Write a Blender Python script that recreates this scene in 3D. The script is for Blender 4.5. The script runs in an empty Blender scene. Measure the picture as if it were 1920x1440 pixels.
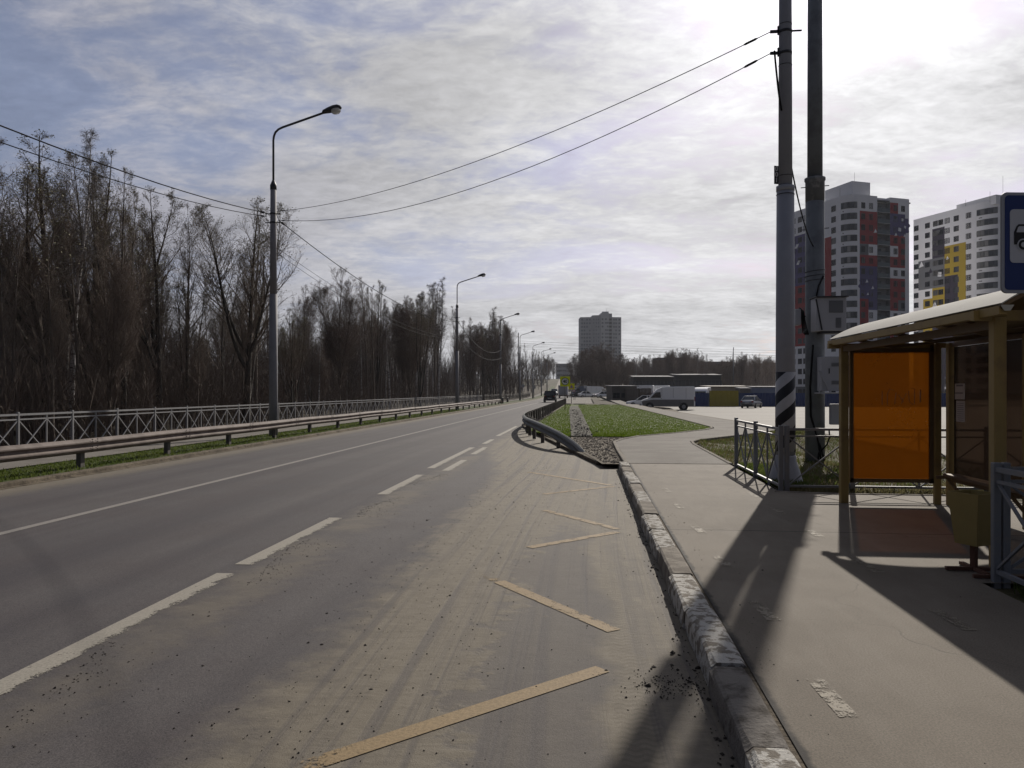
import bpy, math, random
import numpy as np
from mathutils import Vector, Matrix

random.seed(7)
RNG = np.random.default_rng(11)
R = math.radians
scene = bpy.context.scene
COL = scene.collection

# ------------------------------------------------------------------ camera
# world: +Y runs along the road, +X to the right of it, pavement surface is z = 0
EYE = 1.6
YAW = 5.55
cam_d = bpy.data.cameras.new('camera')
cam = bpy.data.objects.new('camera', cam_d)
COL.objects.link(cam)
cam.location = (0, 0, EYE)
cam.rotation_euler = (R(90), 0, R(YAW))
cam_d.sensor_width = 36
cam_d.lens = 27
cam_d.shift_y = 13 / 1920
cam_d.clip_start = 0.05
cam_d.clip_end = 6000
scene.camera = cam

# ------------------------------------------------------------------ light
SUN_EL, SUN_AZ = 30.5, 17.58          # azimuth measured from +Y towards +X
sun_dir = Vector((math.sin(R(SUN_AZ)) * math.cos(R(SUN_EL)), math.cos(R(SUN_AZ)) * math.cos(R(SUN_EL)), math.sin(R(SUN_EL))))
sd = bpy.data.lights.new('sun', 'SUN')
sd.energy = 5.0
sd.angle = R(0.55)
sd.color = (1.0, 0.93, 0.83)
so = bpy.data.objects.new('sun', sd)
COL.objects.link(so)
so.rotation_euler = (-sun_dir).to_track_quat('-Z', 'Y').to_euler()
so.location = (40, 80, 60)

scene.view_settings.view_transform = 'Standard'
scene.view_settings.look = 'None'
scene.view_settings.exposure = 0.0
scene.view_settings.gamma = 1.0
scene.view_settings.use_curve_mapping = False


class NT:
    """small node-graph helper"""
    def __init__(self, tree):
        self.t = tree
        self.t.nodes.clear()

    def n(self, typ, ins=None, **kw):
        nd = self.t.nodes.new(typ)
        for k, v in kw.items():
            setattr(nd, k, v)
        for k, v in (ins or {}).items():
            self.put(nd.inputs[k], v)
        return nd

    def put(self, sock, v):
        if hasattr(v, 'is_output'):
            self.t.links.new(v, sock)
        elif isinstance(v, bpy.types.Node):
            self.t.links.new(v.outputs[0], sock)
        else:
            if sock.type == 'RGBA' and len(v) == 3:
                v = (*v, 1)
            sock.default_value = v

    def m(self, op, a, b=0.0, c=0.0, clamp=False):
        nd = self.n('ShaderNodeMath', operation=op, use_clamp=clamp)
        for i, v in enumerate((a, b, c)):
            self.put(nd.inputs[i], v)
        return nd.outputs[0]

    def vm(self, op, a, b=(0, 0, 0)):
        nd = self.n('ShaderNodeVectorMath', operation=op)
        self.put(nd.inputs[0], a)
        self.put(nd.inputs[1], b)
        return nd.outputs['Value'] if op in ('DOT_PRODUCT', 'LENGTH') else nd.outputs[0]

    def sm(self, v, lo, hi, out0=0.0, out1=1.0):
        nd = self.n('ShaderNodeMapRange', interpolation_type='SMOOTHSTEP')
        for i, q in enumerate((v, lo, hi, out0, out1)):
            self.put(nd.inputs[i], q)
        return nd.outputs[0]

    def mix(self, f, a, b, blend='MIX'):
        nd = self.n('ShaderNodeMix', data_type='RGBA', blend_type=blend)
        self.put(nd.inputs[0], f)
        self.put(nd.inputs[6], a)
        self.put(nd.inputs[7], b)
        return nd.outputs[2]

    def noise(self, vec, scale, detail=4, rough=0.55, dist=0.0):
        nd = self.n('ShaderNodeTexNoise', {'Scale': scale, 'Detail': detail, 'Roughness': rough, 'Distortion': dist})
        self.put(nd.inputs['Vector'], vec)
        return nd.outputs['Fac']

    def comb(self, x, y, z):
        return self.n('ShaderNodeCombineXYZ', {0: x, 1: y, 2: z}).outputs[0]

    def sep(self, v):
        nd = self.n('ShaderNodeSeparateXYZ')
        self.put(nd.inputs[0], v)
        return nd.outputs

    def bump(self, h, strength=0.4, dist=0.02):
        return self.n('ShaderNodeBump', {'Height': h, 'Strength': strength, 'Distance': dist}).outputs[0]


# ------------------------------------------------------------------ sky
world = bpy.data.worlds.new('World')
scene.world = world
world.use_nodes = True
w = NT(world.node_tree)
sky = w.n('ShaderNodeTexSky', sky_type='NISHITA', sun_disc=False, sun_elevation=R(SUN_EL), sun_rotation=R(SUN_AZ),
          air_density=1.0, dust_density=1.4, ozone_density=1.2)
d = w.vm('NORMALIZE', w.n('ShaderNodeTexCoord').outputs['Generated'])
dx, dy, dz = w.sep(d)[:3]
zc = w.m('ADD', w.m('MAXIMUM', dz, 0.0), 0.16)
pl = w.comb(w.m('DIVIDE', dx, zc), w.m('DIVIDE', dy, zc), 0.0)
rot = w.n('ShaderNodeMapping', {'Vector': pl, 'Rotation': (0, 0, R(-28)), 'Scale': (1.0, 1.45, 1.0), 'Location': (3.1, 1.3, 0)}).outputs[0]
big = w.noise(rot, 0.9, 5, 0.5, 0.4)
mid = w.noise(rot, 3.4, 8, 0.62, 0.5)
fin = w.noise(rot, 15.0, 6, 0.65, 0.3)
cov = w.m('ADD', w.m('ADD', w.m('MULTIPLY', big, 0.54), w.m('MULTIPLY', mid, 0.36)), w.m('MULTIPLY', fin, 0.16))
mu = w.m('MAXIMUM', w.vm('DOT_PRODUCT', d, tuple(sun_dir)), 0.0)
mask = w.sm(w.m('ADD', cov, w.m('MULTIPLY', w.m('ADD', w.m('POWER', mu, 6.0), w.m('MULTIPLY', w.sm(dz, 0.16, 0.02), 1.6)), 0.06)), 0.44, 0.60)
thick = w.sm(cov, 0.50, 0.70)
lum = w.m('ADD', w.sm(mu, 0.15, 0.70, 0.10, 0.33), w.m('MULTIPLY', w.m('POWER', mu, 6.0), 0.42))
lum = w.m('ADD', lum, w.m('MULTIPLY', w.m('POWER', mu, 48.0), 0.58))
lum = w.m('ADD', lum, w.m('MULTIPLY', w.m('POWER', mu, 220.0), 1.6))
lum = w.m('ADD', lum, w.m('MULTIPLY', w.sm(dz, 0.42, 0.02), w.sm(mu, 0.55, 0.90, 0.0, 0.17)))
tex = w.m('ADD', 0.94, w.m('MULTIPLY', w.m('SUBTRACT', w.m('ADD', mid, w.m('MULTIPLY', fin, 0.6)), 0.80), 1.15))
lum = w.m('MULTIPLY', lum, w.m('MULTIPLY', tex, w.m('SUBTRACT', 1.08, w.m('MULTIPLY', thick, 0.14))))
tint = w.mix(w.sm(mu, 0.55, 0.93), (0.92, 0.925, 1.09), (0.99, 0.985, 1.0))
tint = w.mix(w.sm(dz, 0.0, 0.22, 0.55, 0.0), tint, (0.985, 0.99, 1.0))
cl = w.mix(1.0, tint, w.comb(lum, lum, lum), 'MULTIPLY')
cl = w.vm('MULTIPLY', cl, (10, 10, 10))
blue = w.vm('MULTIPLY', sky.outputs[0], (0.385, 0.345, 0.385))
blue = w.vm('ADD', blue, w.vm('MULTIPLY', w.comb(lum, lum, lum), (3.5, 4.1, 5.5)))
skyc = w.mix(mask, blue, cl)
bg = w.n('ShaderNodeBackground', {'Color': skyc, 'Strength': 0.1})
w.n('ShaderNodeOutputWorld', {'Surface': bg.outputs[0]})

# ------------------------------------------------------------------ measuring helpers (photo survey -> metres)
_c, _s = math.cos(R(YAW)), math.sin(R(YAW))


def P(px, D, z=0.0):
    """point at depth D metres in the direction of survey column px"""
    a = (px - 960) / 1440 * D
    return Vector((-_s * D + _c * a, _c * D + _s * a, z))


def G(px, py, z=0.0):
    return P(px, (EYE - z) * 1440 / (py - 733), z)


def ZH(py, D):
    return EYE + (733 - py) / 1440 * D


def hill(x, y):
    t = np.clip((np.asarray(y, float) - 150) / 400, 0, 1)
    return 10.0 * t * t * (3 - 2 * t)


# ------------------------------------------------------------------ mesh helpers
def mesh_np(name, verts, faces, mats=None, midx=None, smooth=False):
    """faces: (n,k) array, all with the same corner count"""
    me = bpy.data.meshes.new(name)
    verts = np.asarray(verts, np.float32)
    faces = np.asarray(faces, np.int32)
    n, k = faces.shape
    me.vertices.add(len(verts))
    me.vertices.foreach_set('co', verts.ravel())
    me.loops.add(n * k)
    me.loops.foreach_set('vertex_index', faces.ravel())
    me.polygons.add(n)
    me.polygons.foreach_set('loop_start', np.arange(0, n * k, k, dtype=np.int32))
    try:
        me.polygons.foreach_set('loop_total', np.full(n, k, np.int32))
    except Exception:
        pass
    if midx is not None:
        me.polygons.foreach_set('material_index', np.asarray(midx, np.int32))
    me.polygons.foreach_set('use_smooth', np.full(n, bool(smooth)))
    me.update(calc_edges=True)
    for m_ in (mats if isinstance(mats, (list, tuple)) else [mats]):
        if m_ is not None:
            me.materials.append(m_)
    return me


class MB:
    """collects shapes for ONE mesh"""
    def __init__(self):
        self.v, self.f, self.mi, self.sm = [], [], [], []

    def add(self, verts, faces, mi=0, smooth=False):
        b = len(self.v)
        self.v += [tuple(q) for q in verts]
        for f in faces:
            self.f.append(tuple(i + b for i in f))
            self.mi.append(mi)
            self.sm.append(smooth)
        return self

    def box(self, c, s, rz=0.0, mi=0, rx=0.0, ry=0.0, bev=0.0):
        hx, hy, hz = s[0] / 2, s[1] / 2, s[2] / 2
        M = Matrix.Translation(c) @ Matrix.Rotation(rz, 4, 'Z') @ Matrix.Rotation(ry, 4, 'Y') @ Matrix.Rotation(rx, 4, 'X')
        if bev > 0:
            b = min(bev, hx * .9, hy * .9, hz * .9)
            vs, idx = [], {}
            for sx in (-1, 1):
                for sy in (-1, 1):
                    for sz in (-1, 1):
                        for ax in range(3):
                            q = [sx * (hx - b), sy * (hy - b), sz * (hz - b)]
                            q[ax] = (sx * hx, sy * hy, sz * hz)[ax]
                            idx[(sx, sy, sz, ax)] = len(vs)
                            vs.append(M @ Vector(q))
            fs = []
            I = lambda x, y, z, a: idx[(x, y, z, a)]
            for g in (-1, 1):
                fs.append([I(g, -1, -1, 0), I(g, 1, -1, 0), I(g, 1, 1, 0), I(g, -1, 1, 0)][::g])
                fs.append([I(-1, g, -1, 1), I(1, g, -1, 1), I(1, g, 1, 1), I(-1, g, 1, 1)][::-g])
                fs.append([I(-1, -1, g, 2), I(1, -1, g, 2), I(1, 1, g, 2), I(-1, 1, g, 2)][::g])
            for p_ in (-1, 1):
                for q_ in (-1, 1):
                    fs.append([I(-1, p_, q_, 1), I(1, p_, q_, 1), I(1, p_, q_, 2), I(-1, p_, q_, 2)][::(p_ * q_) * 1])
                    fs.append([I(p_, -1, q_, 0), I(p_, 1, q_, 0), I(p_, 1, q_, 2), I(p_, -1, q_, 2)][::-(p_ * q_)])
                    fs.append([I(p_, q_, -1, 0), I(p_, q_, 1, 0), I(p_, q_, 1, 1), I(p_, q_, -1, 1)][::(p_ * q_)])
                    for r_ in (-1, 1):
                        fs.append([I(p_, q_, r_, 0), I(p_, q_, r_, 1), I(p_, q_, r_, 2)][::(p_ * q_ * r_)])
            return self.add(vs, fs, mi)
        vs = [M @ Vector((x * hx, y * hy, z * hz)) for x in (-1, 1) for y in (-1, 1) for z in (-1, 1)]
        return self.add(vs, [(0, 1, 3, 2), (4, 6, 7, 5), (0, 4, 5, 1), (2, 3, 7, 6), (0, 2, 6, 4), (1, 5, 7, 3)], mi)

    def bar(self, a, b, w_, h_=None, mi=0, up=(0, 0, 1)):
        a, b = Vector(a), Vector(b)
        h_ = h_ or w_
        t = (b - a).normalized()
        up = Vector(up)
        if abs(t.dot(up)) > .98:
            up = Vector((0, 1, 0))
        u = t.cross(up).normalized() * w_ / 2
        v = u.cross(t).normalized() * h_ / 2
        vs = [p + su * u + sv * v for p in (a, b) for su, sv in ((-1, -1), (1, -1), (1, 1), (-1, 1))]
        return self.add(vs, [(0, 1, 2, 3), (7, 6, 5, 4), (0, 4, 5, 1), (1, 5, 6, 2), (2, 6, 7, 3), (3, 7, 4, 0)], mi)

    def tube(self, pts, rad, n=8, mi=0, cap=True, smooth=True):
        pts = [Vector(p) for p in pts]
        if not isinstance(rad, (list, tuple)):
            rad = [rad] * len(pts)
        vs, fs = [], []
        t0 = (pts[1] - pts[0]).normalized()
        u = t0.orthogonal().normalized()
        for i, p in enumerate(pts):
            t = (pts[min(i + 1, len(pts) - 1)] - pts[max(i - 1, 0)]).normalized()
            u = (u - t * u.dot(t)).normalized()
            v = t.cross(u)
            for k in range(n):
                a = 2 * math.pi * k / n
                vs.append(p + rad[i] * (math.cos(a) * u + math.sin(a) * v))
        for i in range(len(pts) - 1):
            for k in range(n):
                fs.append((i * n + k, i * n + (k + 1) % n, (i + 1) * n + (k + 1) % n, (i + 1) * n + k))
        self.add(vs, fs, mi, smooth)
        if cap:
            e = (len(pts) - 1) * n
            b = len(self.v) - len(vs)
            self.f.append(tuple(b + k for k in range(n))[::-1]); self.mi.append(mi); self.sm.append(False)
            self.f.append(tuple(b + e + k for k in range(n))); self.mi.append(mi); self.sm.append(False)
        return self

    def lathe(self, prof, c=(0, 0, 0), n=20, mi=0, smooth=True):
        """prof: (radius, z) bottom to top"""
        return self.tube([(c[0], c[1], c[2] + z + i * 1e-5) for i, (r, z) in enumerate(prof)], [r for r, z in prof], n, mi, True, smooth)

    def prism(self, poly, depth, M=None, mi=0):
        """polygon in local XY extruded along +Z by depth, then moved by M"""
        M = M or Matrix()
        n = len(poly)
        vs = [M @ Vector((x, y, 0)) for x, y in poly] + [M @ Vector((x, y, depth)) for x, y in poly]
        fs = [tuple(range(n))[::-1], tuple(range(n, 2 * n))] + [(i, (i + 1) % n, n + (i + 1) % n, n + i) for i in range(n)]
        return self.add(vs, fs, mi)

    def sweep(self, path, prof, mi=0, closed=False, smooth=False, cap=True):
        """prof of (side offset, z) pairs swept along a ground path of (x, y, z)"""
        path = [Vector(p) for p in path]
        vs, fs = [], []
        k = len(prof)
        for i, p in enumerate(path):
            t = path[min(i + 1, len(path) - 1)] - path[max(i - 1, 0)]
            nrm = Vector((t.y, -t.x, 0)).normalized()
            for o, z in prof:
                vs.append(p + nrm * o + Vector((0, 0, z)))
        m_ = k if closed else k - 1
        for i in range(len(path) - 1):
            for j in range(m_):
                fs.append((i * k + j, i * k + (j + 1) % k, (i + 1) * k + (j + 1) % k, (i + 1) * k + j))
        self.add(vs, fs, mi, smooth)
        if closed and cap:
            b = len(self.v) - len(vs)
            self.f.append(tuple(b + j for j in range(k))); self.mi.append(mi); self.sm.append(False)
            e = b + (len(path) - 1) * k
            self.f.append(tuple(e + j for j in range(k))[::-1]); self.mi.append(mi); self.sm.append(False)
        return self

    def mesh(self, name, mats):
        me = bpy.data.meshes.new(name)
        me.from_pydata(self.v, [], self.f)
        me.polygons.foreach_set('material_index', self.mi)
        me.polygons.foreach_set('use_smooth', self.sm)
        for m_ in (mats if isinstance(mats, (list, tuple)) else [mats]):
            me.materials.append(m_)
        me.update()
        return me

    def build(self, name, mats, parent=None, loc=None, rz=None):
        return put(name, self.mesh(name, mats), parent, loc, rz)


def put(name, me, parent=None, loc=None, rz=None):
    o = bpy.data.objects.new(name, me)
    COL.objects.link(o)
    if parent is not None:
        o.parent = parent
    if loc is not None:
        o.location = loc
    if rz is not None:
        o.rotation_euler = (0, 0, rz)
    return o


def tag(o, label=None, cat=None, group=None, kind=None):
    if label:
        o['label'] = label
    if cat:
        o['category'] = cat
    if group:
        o['group'] = group
    if kind:
        o['kind'] = kind
    return o


def thing(name, label, cat, loc=(0, 0, 0), rz=0.0, group=None):
    o = bpy.data.objects.new(name, None)
    COL.objects.link(o)
    o.location = loc
    o.rotation_euler = (0, 0, rz)
    o.empty_display_size = 0.2
    return tag(o, label, cat, group)


def structure(o):
    o['kind'] = 'structure'
    return o


def copy_tree(o, parent=None):
    c_ = o.copy()
    COL.objects.link(c_)
    c_.parent = parent
    for ch in list(o.children):
        copy_tree(ch, c_)
    return c_


def text_poly(txt, size, bold=0.0):
    cu = bpy.data.curves.new('lettering', 'FONT')
    cu.body = txt
    cu.size = size
    cu.align_x = 'CENTER'
    cu.align_y = 'CENTER'
    cu.extrude = 0.004
    cu.offset = bold
    o = bpy.data.objects.new('lettering', cu)
    COL.objects.link(o)
    dg = bpy.context.evaluated_depsgraph_get()
    me = bpy.data.meshes.new_from_object(o.evaluated_get(dg))
    bpy.data.objects.remove(o)
    return me


# ------------------------------------------------------------------ materials
def mat(name, col, rough=0.7, var=0.18, scale=5.0, bump=0.0, metal=0.0, spec=0.4, col2=None, lo=0.42, hi=0.62, bscale=None):
    m_ = bpy.data.materials.new(name)
    m_.use_nodes = True
    t = NT(m_.node_tree)
    co = t.n('ShaderNodeTexCoord').outputs['Object']
    nz = t.noise(co, scale, 6, 0.6)
    if col2 is None:
        c_ = t.mix(nz, tuple(q * (1 - var) for q in col), tuple(min(1, q * (1 + var)) for q in col))
    else:
        c_ = t.mix(t.sm(nz, lo, hi), col, col2)
    ins = {'Base Color': c_, 'Roughness': rough, 'Metallic': metal, 'Specular IOR Level': spec}
    if bump:
        ins['Normal'] = t.bump(t.noise(co, bscale or scale * 6, 5, 0.6), bump, 0.02)
    b = t.n('ShaderNodeBsdfPrincipled', ins)
    t.n('ShaderNodeOutputMaterial', {'Surface': b.outputs[0]})
    return m_


def newmat(name):
    m_ = bpy.data.materials.new(name)
    m_.use_nodes = True
    t = NT(m_.node_tree)
    return m_, t


def finish(t, ins):
    b = t.n('ShaderNodeBsdfPrincipled', ins)
    t.n('ShaderNodeOutputMaterial', {'Surface': b.outputs[0]})


M = {}
# road: asphalt under drifted sand
m_, t = newmat('road_asphalt')
pos = t.n('ShaderNodeNewGeometry').outputs['Position']
x, y, z = t.sep(pos)[:3]
n1 = t.noise(pos, 0.9, 5, 0.6)
n2 = t.noise(pos, 5.0, 5, 0.6)
agg = t.noise(pos, 110.0, 3, 0.7)
lanes = t.noise(t.comb(t.m('MULTIPLY', x, 1.0), t.m('MULTIPLY', y, 0.018), 0.0), 1.0, 4, 0.55)
base = t.mix(t.sm(lanes, 0.35, 0.68), (0.042, 0.038, 0.042), (0.071, 0.065, 0.065))
base = t.mix(t.sm(n1, 0.35, 0.7, 0.0, 0.45), base, (0.048, 0.039, 0.040))
base = t.mix(t.sm(agg, 0.25, 0.75), t.vm('MULTIPLY', base, (0.55, 0.55, 0.57)), t.vm('MULTIPLY', base, (1.45, 1.42, 1.4)))
wob = t.m('MULTIPLY', t.m('SUBTRACT', n1, 0.5), 1.1)
wob2 = t.m('MULTIPLY', t.m('SUBTRACT', n2, 0.5), 0.7)
xb = t.m('ADD', x, t.m('MULTIPLY', t.m('ADD', wob, wob2), 0.7))
edge = t.m('SUBTRACT', -1.82, t.m('MULTIPLY', t.sm(y, 14.0, 25.0), 1.3))
sandm = t.sm(t.m('SUBTRACT', xb, edge), -0.22, 0.32)
px_ = t.m('DIVIDE', t.m('ADD', xb, 0.28), 0.52)
py_ = t.m('DIVIDE', t.m('SUBTRACT', y, 5.6), 5.6)
el = t.m('SUBTRACT', 1.0, t.m('ADD', t.m('MULTIPLY', px_, px_), t.m('MULTIPLY', py_, py_)))
patch = t.sm(t.m('ADD', el, t.m('MULTIPLY', t.m('SUBTRACT', n2, 0.5), 1.6)), 0.15, 0.60)
sandm = t.m('MULTIPLY', sandm, t.m('SUBTRACT', 1.0, t.m('MULTIPLY', patch, 0.60)))
track = t.m('SINE', t.m('MULTIPLY', t.m('ADD', xb, t.m('MULTIPLY', y, 0.03)), 13.0))
sandm = t.m('MULTIPLY', sandm, t.m('SUBTRACT', 0.95, t.m('MULTIPLY', t.m('MULTIPLY', t.sm(x, -0.2, 0.1), t.sm(track, 0.0, 1.0)), 0.25)))
trk = t.noise(t.comb(t.m('ADD', t.m('MULTIPLY', x, 6.5), t.m('MULTIPLY', t.m('SINE', t.m('MULTIPLY', y, 0.22)), 1.2)), t.m('MULTIPLY', y, 0.10), 0.0), 1.0, 4, 0.6)
sandm = t.m('MULTIPLY', sandm, t.sm(trk, 0.48, 0.66, 1.0, 0.42))
lmar = t.sm(t.m('ADD', x, wob2), -9.3, -10.1)
lane_dust = t.m('MULTIPLY', t.sm(t.m('ABSOLUTE', t.m('ADD', t.m('ADD', x, wob2), 3.05)), 0.50, 0.05), t.sm(n1, 0.3, 0.6, 0.15, 0.75))
sandm = t.m('MAXIMUM', sandm, t.m('MAXIMUM', t.m('MULTIPLY', lmar, 0.8), t.m('MULTIPLY', lane_dust, 0.7)))
rip = t.noise(t.n('ShaderNodeMapping', {'Vector': pos, 'Scale': (5.0, 16.0, 1.0), 'Rotation': (0, 0, 0.12)}).outputs[0], 1.4, 4, 0.6, 0.6)
sand = t.mix(t.sm(t.m('ADD', t.m('MULTIPLY', rip, 0.6), t.m('MULTIPLY', n2, 0.5)), 0.35, 0.75), (0.128, 0.109, 0.081), (0.186, 0.162, 0.124))
grain = t.noise(pos, 230.0, 2, 0.6)
sand = t.mix(t.sm(grain, 0.3, 0.7, 0.0, 0.5), sand, (0.11, 0.092, 0.07))
tread_m = t.m('MULTIPLY', t.sm(t.m('ABSOLUTE', t.m('SUBTRACT', t.m('ADD', x, t.m('MULTIPLY', wob, .10)), 0.27)), 0.13, 0.09), t.sm(y, 11.0, 6.0))
tread = t.m('MULTIPLY', tread_m, t.sm(t.m('SINE', t.m('ADD', t.m('MULTIPLY', y, 105.0), t.m('MULTIPLY', t.m('SINE', t.m('MULTIPLY', x, 60.0)), 1.5))), -.2, .6))
sand = t.mix(t.m('MULTIPLY', tread, 0.35), sand, (0.085, 0.07, 0.05))
colr = t.mix(sandm, base, sand)
h = t.m('ADD', t.m('MULTIPLY', agg, 0.5), t.m('MULTIPLY', t.m('MULTIPLY', sandm, t.m('ADD', rip, grain)), 0.8))
finish(t, {'Base Color': colr, 'Roughness': 0.82, 'Specular IOR Level': 0.25, 'Normal': t.bump(h, 0.45, 0.012)})
M['road'] = m_

# pavement asphalt
m_, t = newmat('pavement_asphalt')
pos = t.n('ShaderNodeNewGeometry').outputs['Position']
x, y, z = t.sep(pos)[:3]
n1 = t.noise(pos, 0.7, 6, 0.6)
n2 = t.noise(t.n('ShaderNodeMapping', {'Vector': pos, 'Scale': (1.2, 0.35, 1), 'Rotation': (0, 0, 0.5)}).outputs[0], 3.2, 6, 0.65, 0.5)
agg = t.noise(pos, 95.0, 4, 0.75)
c1 = t.mix(t.sm(n1, 0.3, 0.7), (0.108, 0.091, 0.070), (0.150, 0.129, 0.102))
c1 = t.mix(t.sm(n2, 0.40, 0.72, 0.0, 0.5), c1, (0.165, 0.145, 0.118))
c1 = t.mix(t.sm(agg, 0.25, 0.75), t.vm('MULTIPLY', c1, (0.62, 0.62, 0.63)), t.vm('MULTIPLY', c1, (1.32, 1.3, 1.3)))
vor = t.n('ShaderNodeTexVoronoi', {'Vector': t.vm('ADD', pos, t.n('ShaderNodeTexNoise', {'Vector': pos, 'Scale': 1.5}).outputs['Color']), 'Scale': 0.30}, feature='DISTANCE_TO_EDGE')
crack = t.sm(vor.outputs['Distance'], 0.0050, 0.0014)
j1 = t.sm(t.m('ABSOLUTE', t.m('SUBTRACT', t.m('ADD', y, t.m('MULTIPLY', t.m('SUBTRACT', n1, 0.5), 0.16)), 9.0)), 0.020, 0.006)
crack = t.m('MAXIMUM', t.m('MULTIPLY', crack, t.sm(n1, 0.45, 0.6, 0.0, 0.35)), t.m('MULTIPLY', j1, 0.8))
c1 = t.mix(crack, c1, (0.02, 0.018, 0.016))
seam = t.sm(t.m('ADD', x, t.m('MULTIPLY', t.m('SUBTRACT', t.noise(pos, 7.0, 6, 0.7), 0.5), 0.10)), 0.985, 0.945)
c1 = t.mix(t.m('MULTIPLY', seam, t.sm(y, 17.3, 16.8)), c1, (0.022, 0.019, 0.017))
finish(t, {'Base Color': c1, 'Roughness': 0.85, 'Specular IOR Level': 0.2,
           'Normal': t.bump(t.m('SUBTRACT', t.m('ADD', t.m('MULTIPLY', agg, 0.5), n2), crack), 0.35, 0.012)})
M['pave'] = m_

def ground_mat(name, a, b, sc=1.0, c3=None, fine=40, bump=0.5, rough=0.9, stretch=None):
    m_, t = newmat(name)
    pos = t.n('ShaderNodeNewGeometry').outputs['Position']
    vec = pos
    if stretch:
        vec = t.n('ShaderNodeMapping', {'Vector': pos, 'Scale': stretch}).outputs[0]
    n1 = t.noise(vec, sc, 6, 0.62)
    nf = t.noise(pos, fine, 4, 0.7)
    c_ = t.mix(t.sm(n1, 0.34, 0.66), a, b)
    if c3:
        c_ = t.mix(t.sm(t.noise(pos, sc * 3.1, 6, 0.65), 0.50, 0.66), c_, c3)
    c_ = t.mix(t.sm(nf, 0.25, 0.75), t.vm('MULTIPLY', c_, (0.62, 0.62, 0.62)), t.vm('MULTIPLY', c_, (1.35, 1.35, 1.35)))
    finish(t, {'Base Color': c_, 'Roughness': rough, 'Specular IOR Level': 0.15, 'Normal': t.bump(t.m('ADD', nf, n1), bump, 0.03)})
    return m_

M['plaza'] = ground_mat('car_park_surface', (0.125, 0.114, 0.10), (0.175, 0.162, 0.145), 0.25, None, 20, 0.2, 0.8, (0.4, 1.6, 1))
M['path'] = ground_mat('path_surface', (0.118, 0.106, 0.094), (0.16, 0.147, 0.13), 0.8, None, 60, 0.2)
M['lawn'] = ground_mat('lawn_turf', (0.042, 0.062, 0.008), (0.058, 0.084, 0.010), 0.35, (0.058, 0.058, 0.018), 18, 0.6)
M['verge'] = ground_mat('verge_turf', (0.035, 0.050, 0.014), (0.055, 0.075, 0.018), 0.9, (0.085, 0.068, 0.045), 30, 0.6)
M['rough_soil'] = ground_mat('rough_turf_and_soil', (0.048, 0.048, 0.018), (0.085, 0.070, 0.042), 1.3, (0.11, 0.092, 0.066), 35, 0.7)
M['soil'] = ground_mat('dry_soil', (0.085, 0.068, 0.048), (0.135, 0.112, 0.082), 1.6, (0.05, 0.04, 0.028), 30, 0.7)
M['gravel'] = ground_mat('dark_gravel', (0.042, 0.037, 0.030), (0.068, 0.060, 0.050), 3.0, (0.040, 0.050, 0.016), 26, 0.8)
M['leaf_litter'] = ground_mat('leaf_litter', (0.030, 0.021, 0.013), (0.058, 0.042, 0.026), 0.8, (0.030, 0.034, 0.012), 22, 0.8)
M['far_land'] = ground_mat('far_land', (0.045, 0.040, 0.026), (0.075, 0.064, 0.042), 0.05, (0.05, 0.055, 0.02), 3, 0.3)
M['kerb_stone'] = mat('kerb_stone', (0.22, 0.198, 0.168), 0.95, col2=(0.145, 0.128, 0.108), scale=6, bump=0.7, spec=.15, lo=.4, hi=.6)
M['kerb_dark'] = mat('dirty_kerb_stone', (0.165, 0.152, 0.138), 0.95, col2=(0.07, 0.062, 0.054), scale=7, bump=0.7, spec=.08, lo=.46, hi=.68)
M['kerb_white'] = mat('worn_white_kerb_paint', (0.42, 0.405, 0.375), 0.95, col2=(0.175, 0.157, 0.133), scale=11.0, bump=0.7, spec=.08, lo=.47, hi=.56)


def worn_paint(name, colr, thr0, thr1, sc=7.0):
    m_, t = newmat(name)
    pos = t.n('ShaderNodeNewGeometry').outputs['Position']
    at = t.n('ShaderNodeAttribute', attribute_name='wear').outputs['Fac']
    nz = t.m('ADD', t.m('MULTIPLY', t.noise(pos, sc, 6, 0.7), 0.6), t.m('MULTIPLY', t.noise(pos, sc * 9, 3, 0.7), 0.4))
    keep = t.sm(t.m('SUBTRACT', nz, at), thr0, thr1)
    nb = t.noise(pos, 60.0, 4, 0.7)
    c_ = t.mix(t.sm(nb, 0.3, 0.7), tuple(q * .78 for q in colr), tuple(q * 1.12 for q in colr))
    b = t.n('ShaderNodeBsdfPrincipled', {'Base Color': c_, 'Roughness': 0.75, 'Specular IOR Level': 0.25, 'Normal': t.bump(nb, 0.3, 0.01)})
    tr = t.n('ShaderNodeBsdfTransparent')
    mx = t.n('ShaderNodeMixShader', {0: keep, 1: tr.outputs[0], 2: b.outputs[0]})
    t.n('ShaderNodeOutputMaterial', {'Surface': mx.outputs[0]})
    return m_


M['white_line'] = worn_paint('white_road_paint', (0.25, 0.23, 0.195), 0.30, 0.37)
M['centre_line'] = worn_paint('centre_line_paint', (0.20, 0.185, 0.17), 0.30, 0.37)
M['yellow_line'] = worn_paint('yellow_road_paint', (0.215, 0.153, 0.080), 0.38, 0.46, 8.0)
M['faded_line'] = worn_paint('faded_pavement_paint', (0.20, 0.172, 0.130), 0.44, 0.53, 9.0)

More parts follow.
